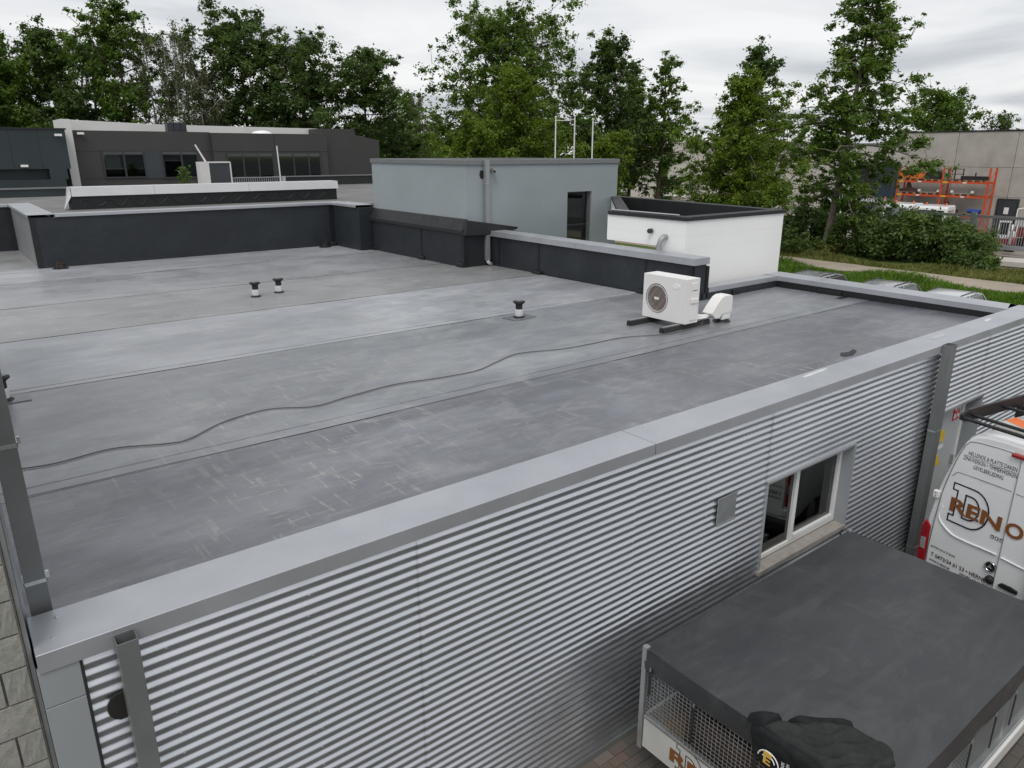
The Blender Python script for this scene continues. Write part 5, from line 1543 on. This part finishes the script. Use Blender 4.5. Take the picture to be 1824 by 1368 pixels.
tree('slender_tree', 48.4, 46.0, 12.6, 3.0, 2.4, 'slim tree between the pointed tree and the open tree', 'leaf_mid', 7000, .27, 25, 'cone', group=MG, limbs=30, clump=.95)
tree('small_tree', 36.8, 37.0, 6.8, .6, 2.1, 'low green tree behind the right end of the grey block', 'leaf_maple', 6500, .25, 26, 'round', group=MG, limbs=22)
# right group
RG = 'trees along the dirt path'
tree('dark_tree', 47.6, 33.2, 13.6, 2.0, 4.8, 'dark tree rising behind the yellow-green conical tree', 'leaf_dark', 8000, .28, 27, 'layer', group=RG, limbs=44, clump=1.05)
tree('conical_tree', 34.1, 24.6, 9.9, .5, 3.5, 'yellow-green conical tree behind the white annex', 'leaf_maple', 23000, .20, 28, 'cone', group=RG, limbs=64, clump=.85)
tree('roadside_tree', 42.7, 24.0, 15.2, 2.9, 6.0, 'tall roadside tree with layered boughs and bare trunk by the hedge', 'leaf_mid', 14000, .26, 29, 'layer', 'bark_pale', trunk_r=.24, group=RG, limbs=56, clump=1.0, leanx=.5, leany=-.7)
tree('deciduous_tree', 77.5, 33.7, 11.2, 3.0, 3.6, 'green tree rising behind the concrete hall roof', 'leaf_mid', 8000, .34, 40, 'round', group=RG, limbs=26, clump=1.2)
tree('sparse_tree', 80, 29.2, 9.5, 3.0, 2.6, 'sparse treetop peeping over the concrete hall', 'leaf_dark', 1500, .26, 41, 'oval', group=RG, limbs=18, clump=.8)
tree('sapling', 57.5, 50.0, 4.4, .8, 1.0, 'young tree by the yard fence behind the white annex', 'leaf_mid', 2500, .2, 42, 'cone', group=RG, limbs=16, clump=.6)
# small shoot in front of the dark storey
tree('shoot', 8.55, 33.2, 1.0, .3, .28, 'small yellow-green shoot in front of the dark storey window', 'leaf_bright', 260, .09, 43, 'oval', group=None, limbs=8, clump=.16, trunk_r=.02)
bpy.data.objects['shoot'].location.z = 4.08
# hedge
HG = 'hedge along the path'
for k, (x, y, rx, ry, H, lab) in enumerate(((47.2, 27.4, 2.2, 2.2, 2.3, 'hedge bush left of the roadside trunk'), (43.6, 21.4, 2.5, 1.9, 2.7, 'hedge bush just right of the roadside trunk'), (42.9, 18.7, 2.6, 1.7, 2.75, 'hedge bush in the middle of the hedge'), (43.4, 16.9, 2.0, 1.3, 2.2, 'low hedge bush at the right end beside the gate'), (39.9, 25.6, 1.3, 2.2, 1.5, 'low bush between the conical tree and the roadside trunk'), (41.2, 15.3, 1.0, 1.1, .9, 'low weeds at the right tip of the hedge'))):
    bush('hedge_bush', x, y, rx, ry, H, lab, 'leaf_hedge', 11000 if k < 4 else 4000, .16, 70 + k, 'hedge', HG, 60)
bush('tall_grass_tuft', 41.4, 23.6, 1.0, 1.2, .8, 'tuft of tall dry grass at the foot of the roadside tree', 'grass_dry', 2500, .16, 81, 'grass tuft', None, 20)
# distant wood
rng = np.random.default_rng(5)
cen, rads = [], []
for k in range(420):
    a = R(rng.uniform(-12, 104)); d = rng.uniform(130, 175)
    if R(4) < a < R(50) and False: continue
    h = 6.0 + 3.2 * math.sin(a * 9) + rng.uniform(-1.5, 3.5)
    cen.append((d * math.cos(a), d * math.sin(a), rng.uniform(.5, 1) * h)); rads.append(rng.uniform(2.0, 3.6))
V, F = leaves(np.array(cen), np.array(rads), 26000, 1.0, rng)
V[:, 2] = np.maximum(V[:, 2], .05)
w = npmesh('distant_wood', V, F, 'leaf_dark'); tag(w, 'far off belt of dark woodland on the horizon', 'wood', kind='stuff')
# grass blades on the verges
def blades(name, areas, n, h, m, seed, label):
    rng = np.random.default_rng(seed)
    A = np.array([(x1 - x0) * (y1 - y0) for x0, x1, y0, y1 in areas]); p_ = A / A.sum()
    k = rng.choice(len(areas), size=n, p=p_)
    ar = np.array(areas)[k]
    x = ar[:, 0] + (ar[:, 1] - ar[:, 0]) * rng.random(n); y = ar[:, 2] + (ar[:, 3] - ar[:, 2]) * rng.random(n)
    hh = h * (.4 + rng.random(n)) * (.7 + .5 * np.sin(x * 1.3) * np.sin(y * .9))
    az = rng.random(n) * 6.283; wd = .012 + .02 * rng.random(n)
    dx, dy = np.cos(az), np.sin(az); lx, ly = rng.normal(0, .35, n) * hh, rng.normal(0, .35, n) * hh
    base = np.stack([x, y, np.zeros(n)], 1)
    a = base + np.stack([dx * wd, dy * wd, 0 * x], 1); b = base - np.stack([dx * wd, dy * wd, 0 * x], 1)
    c = base + np.stack([lx * .4 - dx * wd * .6, ly * .4 - dy * wd * .6, hh * .6], 1)
    c2 = base + np.stack([lx, ly, hh], 1)
    V = np.stack([a, b, c, c2], 1).reshape(-1, 3); F = np.arange(n * 4).reshape(-1, 4)
    o = npmesh(name, V, F, m); tag(o, label, 'grass', kind='stuff')
blades('verge_grass', [(28.2, 35.3, 5, 28), (32, 35.4, 5, 28), (28, 33, 26, 34)], 52000, .34, 'grass_blade', 1, 'long bright green grass on the near side of the path')
blades('far_verge_grass', [(38.2, 40.0, 6, 28), (39.5, 42, 12, 16)], 13000, .26, 'grass_dry', 2, 'short yellowish grass between the path and the hedge')

# ================================================================== CARS BEHIND THE ROOF EDGE
def make_car(label, paint):
    t = thing('parked_car', label, 'car', (0, 0, 0), 0, 'cars parked behind the workshop')
    # side profile in (x, z); x forward
    low = [(-2.1, .3), (2.1, .3), (2.15, .55), (2.05, .72), (1.2, .86), (-1.75, .95), (-2.12, .85), (-2.15, .5)]
    obj('body', MB().prism(low, (-.87, .87), lambda a, b, h: (a, h, b)), paint, t, bev=.06, seg=3, local=True)
    st = [(-1.95, .92, .78), (-1.55, 1.36, .62), (-.9, 1.46, .58), (.1, 1.47, .57), (.62, 1.36, .60), (1.3, .86, .78)]
    gl = MB(); 
    for x, z, w_ in st: gl.v += [(x, -.80 if z < 1 else -w_, z), (x, .80 if z < 1 else w_, z)]
    P = [(x, z) for x, z, _ in st]
    cab = MB()
    base = [(-1.95, .9), (1.3, .84)]
    k = len(st)
    for s in (-1, 1):
        for x, z, w_ in st: cab.v.append((x, s * w_, z))
    for s in (-1, 1):
        for x, z, w_ in st: cab.v.append((x, s * .80, .84))
    for i in range(k - 1):
        cab.f.append((i, i + 1, k + i + 1, k + i)); cab.f.append((i + 1, i, 2 * k + i, 2 * k + i + 1)); cab.f.append((k + i, k + i + 1, 3 * k + i + 1, 3 * k + i))
    obj('windows', cab, 'glass_dark', t, smooth=30, local=True)
    rf = MB(); rs = [(-1.62, 1.365, .60), (-.9, 1.472, .575), (.1, 1.482, .565), (.55, 1.395, .595)]
    for x, z, w_ in rs: rf.v += [(x, -w_ - .03, z - .01), (x, -w_ + .08, z + .04), (x, w_ - .08, z + .04), (x, w_ + .03, z - .01)]
    for i in range(len(rs) - 1):
        for j in range(3): rf.f.append((i * 4 + j, (i + 1) * 4 + j, (i + 1) * 4 + j + 1, i * 4 + j + 1))
    obj('roof', rf, paint, t, smooth=50, local=True)
    for s in (-1, 1):
        for a, b in (((.55, s * .60, 1.39), (1.28, s * .79, .87)), ((-1.62, s * .61, 1.36), (-1.93, s * .79, .93)), ((-.35, s * .585, 1.45), (-.35, s * .80, .92)), ((.55, s * .605, 1.385), (-1.6, s * .615, 1.365))):
            obj('pillar', MB().bar(a, b, .07, .03), paint, t, local=True)
        obj('roof_bar', MB().tube([(-1.4, s * .52, 1.44), (-1.2, s * .52, 1.515), (.1, s * .51, 1.525), (.3, s * .51, 1.46)], .016, 6), 'black_metal', t, local=True)
    for x in (-1.3, 1.35):
        for y in (-.80, .80):
            w = obj('wheel', MB().lathe([(.2, -.1), (.3, -.095), (.32, -.06), (.32, .06), (.3, .095), (.2, .1)], (x, y, .32), 20, ((1, 0, 0), (0, 0, 1), (0, 1, 0))), 'rubber', t, smooth=40, local=True)
            obj('rim', MB().lathe([(.19, -.102), (.1, -.08), (.1, .08), (.19, .102)], (x, y, .32), 14, ((1, 0, 0), (0, 0, 1), (0, 1, 0))), 'alu', w, smooth=40, local=True)
    return t
CR = [('silver car with roof bars parked farthest along behind the roof edge', 'car_silver', 25.1, 14.6, 8), ('grey car parked in the middle behind the roof edge', 'car_silver', 25.2, 12.0, 6), ('pale car parked nearest behind the roof edge', 'car_light', 25.0, 9.85, 5)]
for lab, pnt, x, y, a in CR:
    c = make_car(lab, pnt); c.location = (x, y, 0); c.rotation_euler = (0, 0, R(180 + a)); c.scale = (1, 1, .93)

# ================================================================== FLAGPOLES
for k, (x, y, h, lab) in enumerate(((24.9, 28.7, 7.25, 'left white flagpole behind the grey block'), (25.6, 28.1, 7.3, 'middle white flagpole behind the grey block'), (26.25, 27.5, 7.15, 'right white flagpole behind the grey block'))):
    t = thing('flagpole', lab, 'flagpole', (x, y, 0), 0, 'flagpoles behind the grey block')
    obj('shaft', MB().tube([(x, y, 0), (x, y, h)], [.05, .032], 10), 'pole_white', t, smooth=60)
    obj('finial', MB().lathe([(.03, 0), (.06, .03), (.05, .07), (.01, .09)], (x, y, h), 10), 'pole_white', t, smooth=60)
    dv = ((.55, -.5, 0), (-.35, .32, 0), (.2, -.2, 0))[k]
    obj('arm', MB().tube([(x, y, h - .1), (x + dv[0], y + dv[1], h - .12)], .012, 6), 'pole_white', t)
    obj('base', MB().lathe([(.14, 0), (.14, .03), (.06, .06)], (x, y, 0), 12), 'alu', t)

# ================================================================== CONCRETE YARD
CH = thing('concrete_hall', 'large exposed aggregate concrete hall behind the gate on the right', 'building', (62, 15, 0))
pans = [(28.35, 24.6), (24.57, 20.75), (20.72, 16.9), (16.87, 13.0), (12.97, 9.1)]
for a, b in pans:
    for z0, z1 in ((0, 2.62), (2.64, 4.62), (4.64, 7.05)):
        bx('panel', (60, b, z0, 60.25, a, z1), 'concrete', CH, .01)
bx('wall', (60.26, 5, 0, 84, 28.35, 6.9), 'concrete', CH)
bx('roof_edge', (59.95, 5, 7.051, 84, 28.4, 7.15), 'black_edge', CH)
dr = bx('door', (59.93, 19.9, 0, 59.99, 21.3, 2.55), 'dark_frame', CH, .01)
bx('door_leaf', (59.90, 20.05, 0, 59.929, 21.15, 2.4), 'dark_panel', dr)
bx('notice', (59.885, 20.45, 1.5, 59.899, 20.75, 1.95), 'sign_white', dr)
CB = thing('concrete_hall_wing', 'recessed pale concrete wing with a dark blue sliding door', 'building', (68, 36, 0))
bx('wall', (66, 28.5, 0, 84, 46, 6.3), 'concrete_far', CB)
bx('roof_edge', (65.9, 28.5, 6.301, 84, 46.1, 6.4), 'pipe_grey', CB)
bx('sliding_door', (65.86, 29.8, 0, 65.98, 33.2, 4.6), 'navy_door', CB, .01)
bx('door_opening', (65.90, 33.2, 0, 65.99, 35.4, 4.4), 'machine_black', CB)
bx('door_track', (65.8, 29.5, 4.65, 65.97, 35.6, 4.8), 'galv', CB)
FH = thing('far_concrete_shed', 'long pale concrete shed far behind the young trees', 'building', (80, 60, 0))
bx('wall', (75, 48, 0, 88, 74, 6.7), 'concrete_far', FH)
bx('wall', (74.97, 48, 2.9, 74.998, 74, 2.96), 'concrete', FH)
bx('roof_edge', (74.9, 47.9, 6.701, 88, 74.1, 6.8), 'concrete_far', FH)
# pallet racking: uprights, beams
PR = thing('pallet_rack', 'orange steel pallet rack against the concrete hall', 'pallet rack', (59.3, 24.5, 0))
ry = (27.75, 24.6, 21.55)
for y in ry:
    for x in (58.5, 59.55):
        bx('upright', (x, y - .055, 0, x + .1, y + .055, 4.62), 'rack_orange', PR)
    br = MB()
    for k in range(6): br.bar((58.55, y, .3 + k * .7), (59.6, y, .95 + k * .7 if k < 6 else 4.5), .035)
    obj('bracing', br, 'rack_orange', PR)
for z in (1.22, 2.55, 3.52):
    for a, b in ((ry[0], ry[1]), (ry[1], ry[2])):
        for x in (58.46, 59.66):
            bm = bx('beam', (x, b + .056, z, x + .05, a - .056, z + .13), 'rack_orange', PR)
            if x < 59:
                bx('beam_end', (x - .012, a - .42, z + .004, x - .001, a - .06, z + .126), 'rack_yellow', bm)
                bx('load_plate', (x - .012, (a + b) / 2 - .15, z + .02, x - .001, (a + b) / 2 + .1, z + .115), 'sign_white', bm)
LGp = 'loads on the pallet rack'
def pallet(y, z, label, kind):
    t = thing('pallet_load', label, 'pallet load', (59.05, y, z), 0, LGp)
    for k in range(4): bx('deck_board', (58.5 + k * .27, y - .55, z + .11, 58.68 + k * .27, y + .55, z + .135), 'pallet_wood', t)
    for k in (-.5, 0, .45): bx('bearer', (58.5, y + k - .05, z, 59.5, y + k + .08, z + .109), 'pallet_wood', t)
    zt = z + .136
    if kind == 'orange':
        bx('machine_bed', (58.55, y - .95, zt, 59.4, y + .95, zt + .38), 'machine_orange', t, .03)
        bx('machine_top', (58.6, y - .98, zt + .381, 59.35, y + .98, zt + .44), 'machine_red', t)
    elif kind == 'frame':
        for yy in (-.65, -.1, .35, .7): bx('frame_post', (58.55, y + yy, zt, 58.61, y + yy + .07, zt + .75), 'dark_panel', t)
        for zz in (.0, .35, .70): bx('frame_rail', (58.62, y - .65, zt + zz, 58.66, y + .75, zt + zz + .05), 'dark_panel', t)
    elif kind == 'bar':
        bx('steel_bar', (58.5, y - .95, zt, 58.8, y + .9, zt + .26), 'machine_black', t, .02)
        bx('hook', (58.6, y - .05, zt + .261, 58.66, y + .02, zt + .5), 'rust_steel', t)
    elif kind == 'arm':
        obj('digger_arm', MB().prism([(-.7, 0), (.7, 0), (.65, .2), (.1, .3), (-.1, .75), (-.2, .7), (-.25, .3), (-.7, .2)], (58.7, 58.95), lambda a, b, h: (h, y - a, zt + b)), 'rust_steel', t)
    elif kind == 'bucket':
        obj('bucket', MB().prism([(-.5, 0), (.4, 0), (.6, .35), (.45, .6), (-.45, .5), (-.6, .25)], (58.55, 59.2), lambda a, b, h: (h, y - a, zt + b)), 'machine_black', t)
    elif kind == 'bolt':
        bx('bolt_plate', (58.6, y - .6, zt, 59.2, y + .7, zt + .06), 'galv', t)
        bx('end_lug', (58.6, y - .75, zt + .061, 58.8, y - .6, zt + .22), 'sign_white', t); bx('end_lug', (58.6, y + .6, zt + .061, 58.8, y + .75, zt + .22), 'sign_white', t)
    elif kind == 'blue':
        obj('drum', MB().lathe([(.15, -.42), (.16, .42)], (58.75, y, zt + .16), 14, ((1, 0, 0), (0, 0, 1), (0, 1, 0))), 'machine_blue', t)
pallet(26.85, 3.65, 'bright orange machine part on the top left shelf of the rack', 'orange')
pallet(25.3, 3.65, 'rusty brown part on the top shelf beside the middle upright', 'bucket')
pallet(23.9, 3.65, 'dark grey steel frame on the top right shelf of the rack', 'frame')
pallet(22.5, 3.65, 'black steel bar on the top right shelf of the rack', 'bar')
pallet(26.95, 2.68, 'rusty digger arm on the middle left shelf', 'arm')
pallet(25.5, 2.68, 'flat rusty part on the middle shelf left of the middle upright', 'bolt')
pallet(23.2, 2.68, 'pale plate with end lugs on the middle right shelf', 'bolt')
pallet(24.0, 1.35, 'rusty bucket on the bottom shelf right of the middle upright', 'arm')
pallet(22.2, 1.35, 'dark bucket and blue drum on the bottom right shelf', 'blue')
pallet(26.6, 1.35, 'black bucket on the bottom left shelf', 'bucket')
# gate
GT = thing('sliding_gate', 'grey steel sliding gate with vertical bars at the yard entrance', 'gate', (48.6, 14.5, 0))
bx('top_beam', (48.5, 7, 2.02, 48.66, 21.8, 2.17), 'pipe_grey', GT)
bx('bottom_beam', (48.5, 7, .30, 48.66, 18.2, .55), 'coping_paint', GT)
k = 0; y = 18.1
while y > 9:
    bx('bar', (48.55, y - .015, .551, 48.6, y + .015, 2.019), 'galv', GT); y -= .13
bx('gate_post', (48.45, 18.2, 0, 48.7, 18.45, 2.3), 'pipe_grey', GT)
bx('gate_post', (48.45, 21.8, 0, 48.7, 22.0, 2.3), 'pipe_grey', GT)
SL = thing('concrete_slab', 'pale concrete slab lying on the bare soil below the gate', 'slab', (44.5, 14.2, 0))
obj('slab', MB().prism([(43.2, 15.4), (44.8, 15.7), (46.2, 11), (43.8, 11)], (.05, .32), lambda a, b, h: (a, b, h)), 'concrete_far', SL, bev=.02)
# machines in the yard
def truck(x, y, rz, label, cabm, bed):
    t = thing('yard_truck', label, 'truck', (x, y, 0), rz, 'white trucks in the yard')
    cp_ = [(-.9, .5), (.85, .5), (.95, 1.2), (.75, 2.15), (.6, 2.3), (-.75, 2.35), (-.9, 2.2)]
    obj('cab', MB().prism(cp_, (-.95, .95), lambda a, b, h: (a, h, b)), cabm, t, bev=.07, seg=3, local=True)
    obj('windscreen', MB().prism([(.97, 1.25), (.80, 2.05), (.77, 2.05), (.94, 1.25)], (-.8, .8), lambda a, b, h: (a, h, b)), 'glass_dark', t, local=True)
    for s in (-1, 1):
        obj('side_window', MB().prism([(-.5, 1.3), (.7, 1.3), (.55, 2.05), (-.5, 2.1)], (s * .951, s * .965), lambda a, b, h: (a, h, b)), 'glass_dark', t, local=True)
        obj('beacon', MB().lathe([(.06, 0), (.06, .1), (.02, .14)], (-.1, s * .6, 2.345), 8), 'machine_orange', t, local=True)
    obj('rear_window', MB().box(-.93, -.75, 1.45, -.905, .75, 2.1), 'glass_dark', t, local=True)
    obj('bed', MB().box(-4.2, -1.0, .75, -1.0, 1.0, 1.15), bed, t, local=True, bev=.02)
    obj('chassis', MB().box(-4.1, -.4, .45, .8, .4, .749), 'machine_black', t, local=True)
    for xx in (.2, -3.1):
        for s in (-1, 1):
            obj('wheel', MB().lathe([(.2, -.12), (.36, -.12), (.38, -.07), (.38, .07), (.36, .12), (.2, .12)], (xx, s * .85, .38), 18, ((1, 0, 0), (0, 0, 1), (0, 1, 0))), 'rubber', t, smooth=40, local=True)
truck(52.5, 22.2, R(185), 'white truck cab above the hedge in front of the rack', 'white_paint', 'alu')
truck(53.2, 24.6, R(178), 'white truck cab above the hedge left of the rack', 'white_paint', 'alu')
truck(55.5, 30.6, R(176), 'white truck cab seen left of the roadside trunk', 'white_paint', 'machine_black')
truck(56.5, 28.2, R(183), 'grey pickup cab seen right of the roadside trunk', 'car_silver', 'car_silver')
def digger(x, y, rz, s, label):
    t = thing('mini_digger', label, 'digger', (x, y, 0), rz, 'red and white diggers in the yard'); t.scale = (s, s, s)
    for k in (-.55, .55):
        obj('track', MB().prism([(-.9, .1), (-.75, 0), (.75, 0), (.9, .1), (.9, .35), (.75, .45), (-.75, .45), (-.9, .35)], (k - .17, k + .17), lambda a, b, h: (a, h, b)), 'rubber', t, local=True, bev=.03)
    obj('body', MB().box(-.95, -.7, .55, .7, .7, 1.05), 'machine_red', t, local=True, bev=.08, seg=3)
    obj('engine_cover', MB().box(-.98, -.68, 1.051, -.2, .68, 1.55), 'white_paint', t, local=True, bev=.1, seg=3)
    cb_ = MB()
    for xx, yy in ((-.15, -.62), (-.15, .1), (.65, -.62), (.65, .1)): cb_.box(xx - .04, yy - .04, 1.06, xx + .04, yy + .04, 2.35)
    cb_.box(-.25, -.70, 2.351, .75, .18, 2.45); cb_.box(-.18, -.65, 1.052, .68, .13, 1.35)
    C_ = obj('cab', cb_, 'white_paint', t, local=True, bev=.02)
    obj('cab_glass', MB().box(-.12, -.6, 1.36, .62, .08, 2.34), 'glass_dark', C_, local=True)
    obj('boom', MB().tube([(.7, .3, 1.0), (1.3, .3, 1.9), (1.9, .3, 2.2), (2.4, .3, 1.9)], [.12, .13, .12, .08], 8), 'white_paint', t, local=True, smooth=40)
    obj('stick', MB().tube([(2.35, .3, 1.95), (2.5, .3, .8)], [.09, .07], 8), 'white_paint', t, local=True)
    obj('bucket', MB().prism([(2.3, .75), (2.65, .75), (2.7, .4), (2.4, .2), (2.15, .35)], (.05, .55), lambda a, b, h: (a, h, b)), 'machine_black', t, local=True)
    obj('blade', MB().box(.95, -.75, .08, 1.02, .75, .42), 'machine_black', t, local=True)
    obj('guard_rail', MB().tube([(-.9, .66, 1.5), (-.9, .66, 2.0), (-.5, .66, 2.05), (-.3, .66, 1.55)], .03, 6), 'sign_white', t, local=True)
digger(54.0, 16.6, R(-25), 1.15, 'red and white digger with cab behind the gate')
digger(50.8, 17.2, R(200), .72, 'small red and white machine close behind the gate bars')
# fence and bits left of the trees
YF = thing('yard_fence', 'grey post and wire fence along the yard behind the white annex', 'fence', (55, 48, 0))
fp = [(50.6, 47.6), (52.8, 45.9), (54.4, 44.2), (56.0, 42.6), (57.6, 41.0), (59.2, 39.4), (60.8, 37.8)]
for x, y in fp: bx('post', (x - .09, y - .09, 0, x + .09, y + .09, 1.55), 'galv', YF)
for z in (.4, .9, 1.4):
    for a, b in zip(fp[:-1], fp[1:]): obj('wire', MB().bar((*a, z), (*b, z), .03), 'galv', YF)
ST = thing('stacked_slabs', 'stack of pale slabs on trestles in the yard left of the conical tree', 'slabs', (60, 50, 0))
for k in range(3): bx('slab', (58.6, 47.0 + k * .15, 1.0 + k * .17, 61.4, 51.5 + k * .1, 1.13 + k * .17), 'concrete_far', ST)
for y in (47.6, 50.8): bx('trestle', (58.9, y, 0, 61, y + .15, .999), 'rust_steel', ST)
t = thing('yellow_machine', 'small yellow machine in the yard left of the conical tree', 'machine', (63, 46, 0))
obj('hood', MB().box(62.2, 44.9, .8, 63.4, 46.3, 1.6), 'machine_yellow', t, bev=.1, seg=3)
obj('wheel', MB().lathe([(.2, -.12), (.42, -.12), (.45, 0), (.42, .12), (.2, .12)], (62.3, 46.4, .45), 16, ((1, 0, 0), (0, 0, 1), (0, 1, 0))), 'rubber', t, smooth=40)
obj('wheel', MB().lathe([(.2, -.12), (.42, -.12), (.45, 0), (.42, .12), (.2, .12)], (62.3, 44.8, .45), 16, ((1, 0, 0), (0, 0, 1), (0, 1, 0))), 'rubber', t, smooth=40)
obj('arm', MB().bar((62.1, 44.6, .3), (62.1, 43.9, 1.5), .12), 'pallet_wood', t)
c = make_car('pale car far off in the yard behind the grey block corner', 'car_light'); c.location = (62, 60.5, 0); c.rotation_euler = (0, 0, R(60)); c['group'] = 'cars in the yard'
